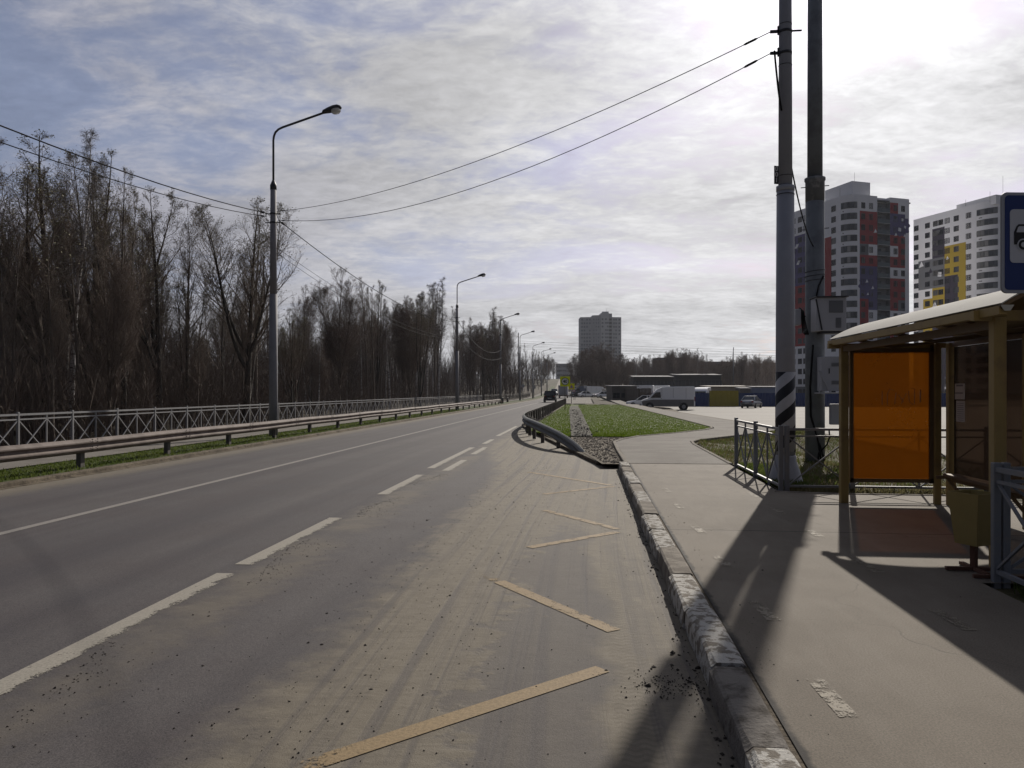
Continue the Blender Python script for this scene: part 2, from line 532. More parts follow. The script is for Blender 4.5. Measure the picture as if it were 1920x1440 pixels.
M['concrete_pole'] = mat('pole_grey_paint', (0.23, 0.24, 0.275), 0.65, 0.12, 3.0, 0.15)
M['pole_low'] = mat('pole_lower_paint', (0.27, 0.28, 0.315), 0.65, 0.2, 3.0, 0.15)
M['lamp_concrete'] = mat('lamp_pole_concrete', (0.22, 0.215, 0.23), 0.75, 0.15, 4.0, 0.2)
M['lamp_dark'] = mat('lamp_pole_dark_sleeve', (0.185, 0.185, 0.20), 0.75, 0.2, 4.0, 0.2)
M['dark_steel'] = mat('dark_steel', (0.035, 0.036, 0.042), 0.5, 0.15, 8, 0, 0.3)
M['old_pole'] = mat('old_pole_paint', (0.155, 0.17, 0.185), 0.7, col2=(0.115, 0.125, 0.138), scale=2.2, bump=0.2)
M['pole_flake'] = mat('flaking_pole_paint', (0.13, 0.14, 0.15), 0.7, col2=(0.24, 0.24, 0.25), scale=3.0, bump=0.2, lo=.5, hi=.6)
M['grey_box'] = mat('grey_cabinet_paint', (0.36, 0.365, 0.40), 0.55, 0.10, 2.0)
M['grille'] = mat('cabinet_grille', (0.13, 0.135, 0.15), 0.6, 0.1, 30)
M['fence_grey'] = mat('fence_grey_paint', (0.15, 0.158, 0.175), 0.55, col2=(0.19, 0.175, 0.165), scale=9, lo=.5, hi=.75)
M['fence_white'] = mat('fence_pale_paint', (0.205, 0.202, 0.207), 0.65, 0.12, 6, spec=.2)
M['rail'] = mat('galvanised_rail', (0.165, 0.136, 0.122), 0.75, col2=(0.115, 0.092, 0.082), scale=2.2, spec=.15, bump=.1)
M['rail_post'] = mat('rail_post_steel', (0.075, 0.066, 0.060), 0.75, 0.25, 5, metal=0.0)
M['rail_new'] = mat('bright_galvanised_rail', (0.17, 0.175, 0.175), 0.75, 0.25, 3, spec=.2)
M['rail_back'] = mat('weathered_rail_post', (0.085, 0.074, 0.066), 0.8, 0.3, 5)
M['ochre'] = mat('ochre_shelter_paint', (0.27, 0.185, 0.060), 0.55, col2=(0.20, 0.13, 0.05), scale=4, lo=.45, hi=.7)
M['ochre_dark'] = mat('brown_shelter_paint', (0.12, 0.075, 0.035), 0.6, 0.2, 4)
M['roof_white'] = mat('white_roof_sheet', (0.36, 0.35, 0.325), 0.85, 0.08, 2, spec=0.04)
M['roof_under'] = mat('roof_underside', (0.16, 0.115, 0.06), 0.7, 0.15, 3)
M['bin_yellow'] = mat('bin_yellow_paint', (0.25, 0.185, 0.06), 0.6, 0.15, 5)
M['rust'] = mat('rusty_steel', (0.10, 0.045, 0.028), 0.8, 0.3, 9)
M['wood_seat'] = mat('bench_slat', (0.14, 0.095, 0.06), 0.7, 0.25, 6)
M['paper'] = mat('paper', (0.55, 0.54, 0.53), 0.8, 0.05, 6)
M['print'] = mat('faint_print', (0.22, 0.22, 0.24), 0.8, 0.05, 6)
M['cable'] = mat('black_cable', (0.012, 0.012, 0.013), 0.9, 0.1, 3, spec=0.08)
M['alu_cable'] = mat('aluminium_cable', (0.075, 0.075, 0.08), 0.9, 0.1, 3, spec=.1)
M['black_paint'] = mat('black_paint', (0.012, 0.012, 0.014), 0.5, 0.1, 4)
M['white_paint'] = mat('white_paint', (0.62, 0.62, 0.63), 0.55, 0.08, 4)
M['ditch_stone'] = mat('ditch_stone', (0.085, 0.076, 0.064), 0.95, 0.4, 3)
M['tower_window'] = mat('tower_window', (0.13, 0.14, 0.16), 0.4, 0.3, 0.3)
M['sign_blue'] = mat('sign_blue', (0.010, 0.030, 0.15), 0.4, 0.06, 4)
M['disc_white'] = mat('disc_white', (0.80, 0.80, 0.78), 0.5, 0.04, 4)
M['sign_white'] = mat('sign_white', (0.52, 0.53, 0.57), 0.45, 0.04, 4)
M['sign_edge'] = mat('sign_edge_grey', (0.36, 0.37, 0.41), 0.45, 0.05, 4)
M['sign_yellow'] = mat('sign_fluorescent_yellow', (0.80, 0.86, 0.02), 0.45, 0.04, 4)
M['sign_back'] = mat('sign_back_grey', (0.30, 0.30, 0.31), 0.6, 0.08, 4)
M['sign_red'] = mat('sign_red', (0.45, 0.02, 0.02), 0.5, 0.05, 4)
M['glass'] = mat('window_glass', (0.030, 0.034, 0.042), 0.08, 0.25, 0.7, spec=0.5)
M['glass_mid'] = mat('window_glass_with_blind', (0.10, 0.105, 0.115), 0.15, 0.2, 0.7)
M['glass_pale'] = mat('window_glass_with_curtain', (0.26, 0.255, 0.25), 0.25, 0.2, 0.7)
M['car_glass'] = mat('car_glass', (0.015, 0.017, 0.02), 0.06, 0.1, 1, spec=0.6)
M['tyre'] = mat('tyre_rubber', (0.016, 0.016, 0.016), 0.85, 0.1, 8)
M['hub'] = mat('wheel_rim', (0.30, 0.30, 0.31), 0.35, 0.1, 8, metal=0.6)
M['garage_wall'] = mat('dark_garage_wall', (0.040, 0.037, 0.036), 0.85, 0.2, 0.8)
M['car_white'] = mat('car_white_paint', (0.84, 0.85, 0.87), 0.25, 0.03, 1)
M['car_dirty'] = mat('dusty_lower_van_paint', (0.20, 0.19, 0.185), 0.7, 0.15, 2)
M['car_black'] = mat('car_black_paint', (0.012, 0.013, 0.015), 0.25, 0.1, 1)
M['car_silver'] = mat('car_silver_paint', (0.30, 0.31, 0.33), 0.3, 0.05, 1, metal=0.5)
M['car_grey'] = mat('truck_box_grey', (0.33, 0.34, 0.39), 0.6, 0.08, 1)
M['bumper'] = mat('black_plastic', (0.025, 0.025, 0.027), 0.6, 0.1, 4)
M['lamp_red'] = mat('tail_lamp_red', (0.22, 0.012, 0.010), 0.25, 0.1, 4)
M['lamp_clear'] = mat('headlamp_clear', (0.6, 0.6, 0.62), 0.15, 0.05, 4)
M['plate_white'] = mat('number_plate', (0.55, 0.55, 0.55), 0.5, 0.05, 4)
M['wall_white'] = mat('white_facade', (0.80, 0.80, 0.83), 0.8, 0.04, 0.2)
M['wall_red'] = mat('red_facade', (0.30, 0.022, 0.028), 0.8, 0.08, 0.3)
M['wall_purple'] = mat('violet_facade', (0.085, 0.075, 0.20), 0.8, 0.06, 0.3)
M['wall_grey'] = mat('grey_facade', (0.15, 0.155, 0.17), 0.8, 0.06, 0.3)
M['wall_yellow'] = mat('yellow_facade', (0.44, 0.31, 0.025), 0.8, 0.06, 0.3)
M['wall_dark'] = mat('dark_plum_facade', (0.035, 0.028, 0.05), 0.8, 0.08, 0.3)
M['win_frame'] = mat('window_frame_dark', (0.045, 0.046, 0.055), 0.5, 0.05, 2)
M['slab'] = mat('balcony_slab', (0.34, 0.34, 0.36), 0.8, 0.05, 1)
M['bal_glass'] = mat('balcony_glass', (0.075, 0.10, 0.115), 0.15, 0.1, 1)
M['tower_wall'] = mat('tower_panels', (0.34, 0.345, 0.37), 0.85, 0.10, 0.12)
M['tower_trim'] = mat('tower_pale_panels', (0.48, 0.485, 0.50), 0.85, 0.06, 0.12)
M['fence_blue'] = mat('blue_sheet_fence', (0.018, 0.040, 0.145), 0.6, 0.12, 0.8)
M['fence_yellow'] = mat('yellow_sheet_gate', (0.31, 0.25, 0.018), 0.6, 0.12, 0.8)
M['shed_cream'] = mat('cream_shed_wall', (0.34, 0.31, 0.26), 0.8, 0.08, 0.8)
M['shed_grey'] = mat('grey_shed_wall', (0.12, 0.112, 0.108), 0.8, 0.15, 0.8)
M['shed_roof'] = mat('pale_shed_roof', (0.26, 0.26, 0.27), 0.85, spec=.1, col2=(0.12, 0.115, 0.115), scale=0.9, lo=.5, hi=.62)
M['brown_roof'] = mat('brown_shed_roof', (0.10, 0.07, 0.055), 0.7, 0.1, 1)
M['box_blue'] = mat('blue_grey_container', (0.16, 0.19, 0.27), 0.55, 0.08, 0.8)
M['old_wood'] = mat('weathered_boards', (0.075, 0.063, 0.055), 0.85, 0.3, 3)
M['dark_block'] = mat('dark_apartment_wall', (0.11, 0.11, 0.135), 0.85, 0.12, 0.15)
M['bark'] = mat('bark_brown', (0.105, 0.085, 0.070), 0.95, 0.35, 7, 0.5)
M['bark_dark'] = mat('bark_dark', (0.045, 0.038, 0.032), 0.95, 0.35, 7, 0.5)
M['brush'] = mat('brush_brown', (0.105, 0.080, 0.065), 0.95, 0.35, 1.0)
M['twig'] = mat('twig_brown', (0.140, 0.110, 0.090), 0.95, 0.35, 1.5)
M['twig_red'] = mat('twig_reddish', (0.155, 0.122, 0.104), 0.95, 0.35, 1.2)
M['twig_grey'] = mat('twig_grey', (0.140, 0.122, 0.112), 0.95, 0.3, 1.2)
M['bud'] = mat('young_leaf', (0.17, 0.16, 0.085), 0.85, 0.4, 3)
M['bud_brown'] = mat('bud_brown', (0.13, 0.09, 0.06), 0.85, 0.4, 3)
M['clod'] = mat('dark_clod', (0.030, 0.024, 0.019), 0.95, 0.3, 40)
M['stone'] = mat('rubble_stone', (0.19, 0.165, 0.135), 0.95, 0.45, 3)


def blade_mat(name, a, b):
    m_, t = newmat(name)
    pos = t.n('ShaderNodeNewGeometry').outputs['Position']
    c_ = t.mix(t.sm(t.noise(pos, 1.3, 5, 0.65), 0.35, 0.65), a, b)
    df = t.n('ShaderNodeBsdfDiffuse', {'Color': c_})
    tl = t.n('ShaderNodeBsdfTranslucent', {'Color': c_})
    t.n('ShaderNodeOutputMaterial', {'Surface': t.n('ShaderNodeMixShader', {0: 0.5, 1: df.outputs[0], 2: tl.outputs[0]}).outputs[0]})
    return m_


M['blade'] = blade_mat('grass_blade', (0.066, 0.104, 0.009), (0.104, 0.144, 0.016))
M['blade_verge'] = blade_mat('verge_grass_blade', (0.060, 0.085, 0.020), (0.095, 0.115, 0.030))
M['blade_dry'] = blade_mat('dry_grass_blade', (0.085, 0.078, 0.036), (0.13, 0.112, 0.06))

# birch bark: white with dark bands
m_, t = newmat('birch_bark')
co = t.n('ShaderNodeTexCoord').outputs['Object']
bands = t.noise(t.n('ShaderNodeMapping', {'Vector': co, 'Scale': (2.0, 2.0, 7.0)}).outputs[0], 1.2, 5, 0.7)
finish(t, {'Base Color': t.mix(t.sm(bands, 0.50, 0.60), (0.42, 0.40, 0.39), (0.045, 0.04, 0.038)), 'Roughness': 0.8, 'Specular IOR Level': 0.2})
M['birch'] = m_

# striped pole band: two black and two white bands winding round the pole
m_, t = newmat('striped_warning_paint')
co = t.n('ShaderNodeTexCoord').outputs['Object']
x, y, z = t.sep(co)[:3]
ang = t.m('ARCTAN2', x, t.m('MULTIPLY', y, -1.0))
ph = t.m('FRACT', t.m('ADD', t.m('DIVIDE', t.m('SUBTRACT', z, t.m('MULTIPLY', ang, 0.1369)), 0.43), 10.32))
st = t.sm(ph, 0.495, 0.505)
nz = t.noise(co, 9.0, 5, 0.65)
finish(t, {'Base Color': t.mix(st, (0.016, 0.016, 0.02), t.mix(nz, (0.33, 0.33, 0.34), (0.46, 0.46, 0.47))), 'Roughness': 0.6, 'Specular IOR Level': 0.3})
M['stripes'] = m_


def tinted_sheet(name, through, body, f_through, rough=0.25, ribs=True):
    """translucent twin-wall plastic sheet: part clear, part scattering"""
    m_, t = newmat(name)
    co = t.n('ShaderNodeTexCoord').outputs['Object']
    nz = t.noise(co, 2.0, 6, 0.6)
    zz = t.sep(co)[2]
    rib = t.m('SINE', t.m('MULTIPLY', zz, 300.0))
    tr = t.n('ShaderNodeBsdfTransparent', {'Color': through})
    tl = t.n('ShaderNodeBsdfTranslucent', {'Color': body})
    df = t.n('ShaderNodeBsdfPrincipled', {'Base Color': tuple(q * .7 for q in body), 'Roughness': rough, 'Specular IOR Level': 0.4,
                                          'Normal': t.bump(rib, 0.25 if ribs else 0.0, 0.003)})
    a = t.n('ShaderNodeMixShader', {0: 0.45, 1: tl.outputs[0], 2: df.outputs[0]})
    f = t.m('ADD', t.m('MULTIPLY', t.m('SUBTRACT', nz, 0.5), 0.25), f_through)
    b = t.n('ShaderNodeMixShader', {0: f, 1: a.outputs[0], 2: tr.outputs[0]})
    t.n('ShaderNodeOutputMaterial', {'Surface': b.outputs[0]})
    return m_


M['orange_sheet'] = tinted_sheet('orange_plastic_sheet', (0.42, 0.235, 0.065), (0.25, 0.125, 0.022), 0.54)
M['smoke_sheet'] = tinted_sheet('smoky_plastic_sheet', (0.30, 0.25, 0.21), (0.10, 0.082, 0.072), 0.55)

# ================================================================== SETTING
from mathutils.geometry import tessellate_polygon


def sheet(name, pts, m_, z, kind='structure'):
    vs = [Vector((p[0], p[1], z if len(p) < 3 else p[2])) for p in pts]
    tri = tessellate_polygon([vs])
    me = bpy.data.meshes.new(name)
    me.from_pydata(vs, [], [tuple(t_) for t_ in tri])
    me.materials.append(m_)
    me.update()
    for p in me.polygons:
        if p.normal.z < 0:
            p.flip()
    o = put(name, me)
    o['kind'] = kind
    return o


def grid(name, ys, xl, xr, nx, zf, m_, kind='structure', us=None):
    us = np.linspace(0, 1, nx) if us is None else us
    V = []
    for y_ in ys:
        a, b = xl(y_), xr(y_)
        xs = a + (b - a) * us
        zs = zf(xs, np.full_like(xs, y_))
        V.append(np.stack([xs, np.full_like(xs, y_), zs], 1))
    V = np.array(V)
    ny, nx = V.shape[:2]
    i = np.arange(ny * nx).reshape(ny, nx)
    F = np.stack([i[:-1, :-1], i[:-1, 1:], i[1:, 1:], i[1:, :-1]], -1).reshape(-1, 4)
    o = put(name, mesh_np(name, V.reshape(-1, 3), F, m_, smooth=True))
    o['kind'] = kind
    return o


def sstep(v, a, b):
    t_ = np.clip((np.asarray(v, float) - a) / (b - a), 0, 1)
    return t_ * t_ * (3 - 2 * t_)


def lump(x_, y_, s=1.0):
    return (np.sin(x_ * 1.7 * s + 1.3) * np.cos(y_ * 1.3 * s + .4) + .6 * np.sin(x_ * 3.9 * s + y_ * 2.7 * s) + .4 * np.cos(x_ * 7.3 * s - y_ * 6.1 * s + 2)) / 2


def gz(x_, y_):
    return -0.62 + 0.44 * sstep(y_, 95, 130) + hill(x_, y_)


ys_far = np.concatenate([np.arange(-60, 140, 20), np.arange(140, 620, 10), np.arange(620, 3000, 120)]).astype(float)
grid('ground', ys_far, lambda y_: -1600.0, lambda y_: 1800.0, 69, lambda x_, y_: gz(x_, y_) - 0.0 * x_, M['far_land'])

# the road: one long sheet plus the bus bay
ys_road = np.concatenate([np.arange(-14, 150, 4), np.arange(150, 620, 10)]).astype(float)


def bend(y_):
    return -6.0 * sstep(y_, 190, 520)


grid('road', ys_road, lambda y_: -10.4 + bend(y_), lambda y_: -3.30 + bend(y_), 9, lambda x_, y_: -0.15 + hill(x_, y_), M['road'])
sheet('bus_bay', [(-3.30, -14), (.72, -14), (.72, 17.5), (.28, 18.2), (-.25, 21.0), (-1.25, 26.4), (-2.35, 33), (-3.0, 36.5), (-3.30, 40)], M['road'], -0.15)
grid('side_road', np.arange(100, 200, 8).astype(float), lambda y_: -3.30, lambda y_: 0.9, 3, lambda x_, y_: -0.152 + hill(x_, y_), M['path'])

# pavement and the paths beyond it
pave = [(.935, -4), (3.28, -4), (3.28, 6.75), (6.12, 6.75), (6.12, 11.4), (6.06, 12.25), (3.9, 12.3), (3.05, 12.5), (3.10, 17.1), (.935, 17.1)]
sheet('pavement', pave, M['pave'], 0.0)
sheet('path', [(.93, 17.22), (3.10, 17.22), (3.16, 23.5), (3.26, 24.8), (3.6, 25.8), (5.3, 28.4), (7.2, 31.5), (8.35, 33.6), (8.15, 35.4), (7.0, 55), (5.95, 75), (5.75, 100), (5.75, 190, .3),
               (3.4, 190, .3), (3.9, 100), (4.75, 70.6), (5.5, 42), (5.62, 35.0), (5.45, 33.6), (4.9, 32.2), (3.43, 29.7), (1.88, 27.5), (1.2, 25.6), (.90, 24.2)], M['path'], 0.0)


def kerb_line(name, pts, wd, hgt, m_, base=-0.25, top=None):
    mb = MB()
    mb.sweep(pts, [(-wd / 2, base), (-wd / 2, hgt - .012), (-wd / 2 + .012, hgt), (wd / 2 - .012, hgt), (wd / 2, hgt - .012), (wd / 2, base)], 0, True)
    return structure(mb.build(name, m_))


# kerb stones of the bus bay: single stones, every stone a bit out of line
stones = [(-3.6, -2.4, 1), (-2.4, -1.2, 0), (-1.2, 0, 1), (0, 1.2, 0), (1.2, 2.35, 0), (2.35, 3.52, 1), (3.52, 4.56, 2), (4.56, 5.72, 1), (5.72, 6.8, 1), (6.8, 7.95, 0), (7.95, 9.0, 1), (9.0, 10.05, 1),
          (10.05, 11.15, 0), (11.15, 12.3, 1), (12.3, 13.35, 0), (13.35, 14.4, 1), (14.4, 15.45, 1), (15.45, 16.4, 0), (16.4, 17.35, 1)]
mb = MB()
rk = random.Random(3)
for a, b, kind in stones:
    n = 7
    dxo, dzo = rk.uniform(-.02, .014), rk.uniform(-.02, .010)
    base = []
    for i in range(n):
        yy = a + .013 + (b - a - .026) * i / (n - 1)
        j = [rk.uniform(-.004, .004) for _ in range(8)]
        chip = rk.uniform(.006, .02) if i in (0, n - 1) else 0
        prof = [(.72, -.3), (.715 + j[0] * .5, -.10 + j[1]), (.722 + j[2] * .6, -.012), (.730 + j[3] + chip * .7, .006 - chip * .5 + j[4] * .5), (.748 + j[7] * .4 + chip * .5, .020 - chip * .3 + j[4] * .4), (.905, .020 + j[5] * .4 - chip * .3), (.925 + j[6] * .4, .006 - chip * .6), (.925, -.3)]
        base.append([(x_ + dxo, yy, z_ + dzo) for x_, z_ in prof])
    k = 8
    vs = [p for ring in base for p in ring]
    fs = [(i * k + q, (i + 1) * k + q, (i + 1) * k + q + 1, i * k + q + 1) for i in range(n - 1) for q in range(k - 1)]
    fs += [tuple(range(k)), tuple((n - 1) * k + q for q in range(k))[::-1]]
    mb.add(vs, fs, kind)
sheet('kerb_seam', [(.86, -4), (.975, -4), (.975, 17.1), (.86, 17.1)], M['soil'], -.008)
structure(mb.build('kerb', [M['kerb_stone'], M['kerb_white'], M['kerb_dark']]))
kerb_line('bay_end_kerb', [(.30, 18.25, 0), (-.22, 21.0, 0), (-1.22, 26.4, 0), (-2.32, 33, 0), (-2.97, 36.5, 0), (-3.26, 40, 0), (-3.26, 92, 0)], .14, -.055, M['soil'], -.3)
kerb_line('path_kerb', [(.88, 17.35, 0), (.85, 21, 0), (.86, 24.3, 0), (1.15, 25.7, 0), (1.84, 27.6, 0), (3.40, 29.8, 0), (4.85, 32.35, 0), (5.36, 33.7, 0), (5.53, 35, 0), (5.42, 42, 0), (4.67, 70.6, 0), (3.85, 92, 0)], .10, .02, M['kerb_stone'])
kerb_line('path_kerb', [(3.14, 17.2, 0), (3.21, 23.5, 0), (3.32, 24.75, 0), (3.67, 25.72, 0), (5.36, 28.3, 0), (7.26, 31.4, 0), (8.4, 33.4, 0)], .09, .02, M['kerb_stone'])
kerb_line('pavement_kerb', [(2.98, 12.56, 0), (3.9, 12.36, 0), (6.1, 12.31, 0), (6.17, 11.4, 0), (6.17, 6.8, 0)], .08, .012, M['kerb_stone'])
kerb_line('pavement_joint', [(.95, 17.16, 0), (3.09, 17.16, 0)], .075, .006, M['kerb_stone'])
kerb_line('car_park_kerb', [(8.86, 5, 0), (8.86, 32, 0), (8.50, 33.9, 0), (8.3, 35.4, 0), (7.15, 55, 0), (6.1, 75, 0), (5.9, 100, 0)], .26, -.004, M['soil'], -.6)
kerb_line('far_kerb', [(-3.2, 93, 0), (-1.9, 93, 0)], .25, .10, M['kerb_white'], -.6)
kerb_line('far_kerb', [(-1.55, 92.5, 0), (-.15, 92.2, 0)], .25, .08, M['kerb_white'], -.6)
kerb_line('far_kerb', [(1.45, 91, 0), (2.3, 91, 0)], .25, .04, M['kerb_white'], -.6)

# verge right of the road: lawn, gravel ditch, rubble beside the guard rail
lawn_poly = [(-2.45, 32), (-1.2, 27.7), (.5, 27.3), (1.72, 27.55), (3.34, 29.85), (4.80, 32.4), (5.30, 33.75), (5.46, 35), (5.35, 42), (4.60, 70.6), (3.8, 92), (-2.5, 92)]
sheet('lawn', lawn_poly, M['lawn'], -0.02)
sheet('gravel_ditch', [(-.55, 27.55), (.22, 27.35), (-.02, 40), (-.45, 62), (-.9, 82), (-1.75, 82), (-1.4, 62), (-.85, 40)], M['gravel'], -0.012)
sheet('rubble_bed', [(.35, 17.45), (.83, 17.45), (.80, 24.3), (1.1, 25.8), (1.72, 27.5), (.5, 27.3), (-1.2, 27.7), (-2.45, 32), (-2.5, 92), (-3.19, 92), (-3.19, 40), (-2.9, 36.5), (-2.25, 33), (-1.15, 26.4), (-.15, 21)], M['soil'], -0.045)
sheet('rough_verge', [(-3.1, 93.2), (3.8, 92), (3.6, 110), (2.5, 150, .0), (1.0, 165, .02), (1.0, 101), (-3.1, 99.5)], M['leaf_litter'], -0.03)


def rough_z(x_, y_):
    return -.05 + .035 * lump(x_, y_) - .40 * np.exp(-((x_ - 6.9) / .95) ** 2) * sstep(y_, 12.5, 15.5) * sstep(y_, 31, 26) - .06 * np.exp(-((x_ - 4.6) / .8) ** 2)


def xl1(y_):
    if y_ < 12.45:
        return 6.22
    if y_ < 24.7:
        return 3.05 + (y_ - 12.45) * .022 + .12
    return float(np.interp(y_, [24.7, 25.7, 28.3, 31.4, 33.4], [3.38, 3.75, 5.42, 7.30, 8.45]))


grid('grass_patch', np.arange(6.9, 12.4, .3), xl1, lambda y_: 8.74, 14, rough_z, M['rough_soil'])
grid('grass_patch', np.concatenate([np.arange(12.46, 33.2, .3)]), xl1, lambda y_: 8.74 if y_ < 32 else 8.74 - (y_ - 32) * .2, 30, rough_z, M['rough_soil'])
grid('grass_patch', np.arange(-4, 6.8, .3), lambda y_: 3.36, lambda y_: 8.74, 26, lambda x_, y_: -.04 + .03 * lump(x_, y_), M['rough_soil'])


def plaza_x(y_):
    return float(np.interp(y_, [5, 32, 33.9, 35.4, 55, 75, 100, 112], [8.99, 8.99, 8.63, 8.43, 7.28, 6.23, 6.03, 6.0]))


grid('car_park', np.arange(-20, 112.1, 3.0), plaza_x, lambda y_: 130.0, 16, lambda x_, y_: -.03 - .47 * sstep(y_, 36, 80), M['plaza'], us=np.linspace(0, 1, 16) ** 2)
# beaten earth beside the car park entrance, and the yard behind its fence
sheet('earth_bank', [(6.25, 72, -.42), (9.0, 76, -.40), (9.4, 90, -.30), (6.3, 92, -.10), (6.2, 80, -.12)], M['soil'], 0)
sheet('yard', [(6.4, 112.2, -.3), (60, 112.2, -.3), (60, 150, -.12), (6.4, 150, -.12)], M['plaza'], 0)

# left side: kerb, verge, footway, forest floor
grid('footway', ys_road[:52], lambda y_: -13.55 + bend(y_), lambda y_: -12.32 + bend(y_), 3, lambda x_, y_: -0.06 + hill(x_, y_), M['path'])
grid('grass_verge', np.concatenate([np.arange(-14, 150, 1.0), np.arange(150, 320, 10.)]), lambda y_: -12.30 + bend(y_), lambda y_: -10.64 + bend(y_), 8, lambda x_, y_: -0.085 + .022 * lump(x_, y_, 1.6) + hill(x_, y_), M['verge'])
mb = MB()
mb.sweep([(-10.52 + float(bend(y_)), y_, float(hill(0, y_))) for y_ in ys_road if y_ < 330], [(-.11, -.3), (-.11, -.075), (-.09, -.062), (.085, -.066), (.10, -.08), (.115, -.135), (.22, -.142), (.22, -.3)], 0, True)
structure(mb.build('left_kerb', M['soil']))


def forest_z(x_, y_):
    return -.12 + .10 * lump(x_, y_, .35) + hill(x_, y_) + .6 * sstep(-x_, 30, 80)


grid('forest_floor', np.concatenate([np.arange(-30, 340, 5.)]), lambda y_: -260.0 + bend(y_), lambda y_: -13.57 + bend(y_), 60, forest_z, M['leaf_litter'], us=1 - np.linspace(1, 0, 60) ** 2)


# ------------------------------------------------------------------ road markings
def strip(name, pts, wd, m_, wear=(0, 0), z=-.146, seg=.12, side=0.0, edge=0.0):
    V, A, F = [], [], []
    for i in range(len(pts) - 1):
        a, b = Vector((*pts[i], 0)), Vector((*pts[i + 1], 0))
        L = (b - a).length
        t_ = (b - a) / L
        nr = Vector((t_.y, -t_.x, 0))
        n = max(2, int(L / seg)) if L < 12 else max(2, int(L / 3))
        for k in range(n + 1):
            q = a + t_ * L * k / n
            hh = float(hill(0, q.y))
            for s_ in (-.5, 0, .5):
                V.append((*(q + nr * s_ * wd)[:2], z + hh))
                A.append(wear[0] + (wear[1] - wear[0]) * k / n + (side if s_ > 0 else 0) + (edge if s_ else 0))
        o0 = len(V) - (n + 1) * 3
        for k in range(n):
            for j in (0, 1):
                F.append((o0 + k * 3 + j, o0 + k * 3 + j + 1, o0 + (k + 1) * 3 + j + 1, o0 + (k + 1) * 3 + j))
    me = mesh_np(name, V, F, m_)
    at = me.attributes.new('wear', 'FLOAT', 'POINT')
    at.data.foreach_set('value', np.asarray(A, np.float32))
    return structure(put(name, me))


strip('centre_line_marking', [(-7.14 + float(bend(y_)), y_) for y_ in list(range(-14, 200, 14)) + list(range(200, 420, 10))], .14, M['centre_line'], (0, 0))
for a, b, xo, wd in ((-5, 1.5, -3.43, .2), (3.2, 7.06, -3.43, .2), (7.43, 10.3, -3.43, .2), (12.7, 15.75, -3.43, .2), (17.1, 23.5, -3.50, .2), (16.6, 19.2, -3.06, .2), (21.0, 23.6, -3.10, .2), (25.2, 27.5, -3.36, .2), (29.6, 37.8, -3.42, .2)):
    strip('lane_dash_marking', [(xo, a), (xo, b)], wd, M['white_line'], (0, 0.03), side=.17, edge=.03)
strip('lane_edge_marking', [(-3.46, y_) for y_ in range(42, 92, 12)], .14, M['white_line'], (.0, .0))
# the yellow zigzag of the bus stop, partly buried by sand
for a, b, w0, w1 in (((-1.42, 3.35), (-1.05, 3.72), .16, -.06), ((-1.05, 3.72), (.10, 4.86), -.10, -.06), ((.20, 5.64), (-.80, 7.0), .0, -.04), ((-.80, 7.0), (-1.36, 7.75), .08, .22), ((-1.36, 7.8), (-.9, 8.1), .17, .24),
                     ((-.64, 8.55), (.38, 9.6), -.02, .0), ((.39, 9.8), (-.62, 11.25), .0, .02), ((-.72, 13.0), (.5, 14.2), .0, .0), ((.45, 14.35), (-1.25, 16.5), .0, .01), ((-1.2, 16.7), (.0, 17.3), .08, .12)):
    strip('bus_stop_zigzag_marking', [a, b], .125, M['yellow_line'], (w0, w1), z=-.1455, edge=.05)
for x_, ys_ in ((1.28, (3.9, 5.5, 7.1, 8.8, 10.6, 12.3)), (2.55, (5.40, 7.05, 8.70, 10.3, 11.9))):
    for k, y_ in enumerate(ys_):
        strip('worn_pavement_marking', [(x_ + .02 * (k % 2), y_), (x_ - .02, y_ + .5)], .10, M['faded_line'], (.0, .03), z=.004, seg=.05)


# ------------------------------------------------------------------ loose stuff on the ground
def rocks(name, pts, sizes, m_, seed=1, flat=.7):
    g = np.random.default_rng(seed)
    pts = np.asarray(pts, float)
    n = len(pts)
    base = np.array([(1, 0, 0), (0, 1, 0), (-1, 0, 0), (0, -1, 0), (0, 0, 1), (0, 0, -1)], float)
    fc = np.array([(0, 1, 4), (1, 2, 4), (2, 3, 4), (3, 0, 4), (1, 0, 5), (2, 1, 5), (3, 2, 5), (0, 3, 5)])
    V = base[None] * g.uniform(.55, 1.3, (n, 6, 1)) + g.normal(0, .12, (n, 6, 3))
    a = g.uniform(0, 6.28, n)
    c_, s_ = np.cos(a), np.sin(a)
    X = V[:, :, 0] * c_[:, None] - V[:, :, 1] * s_[:, None]
    Y = V[:, :, 0] * s_[:, None] + V[:, :, 1] * c_[:, None]
    V = np.stack([X, Y, V[:, :, 2] * flat], -1) * np.asarray(sizes)[:, None, None] + pts[:, None, :]
    F = (fc[None] + (np.arange(n) * 6)[:, None, None]).reshape(-1, 3)
    o = put(name, mesh_np(name, V.reshape(-1, 3), F, m_))
    o['kind'] = 'stuff'
    return o


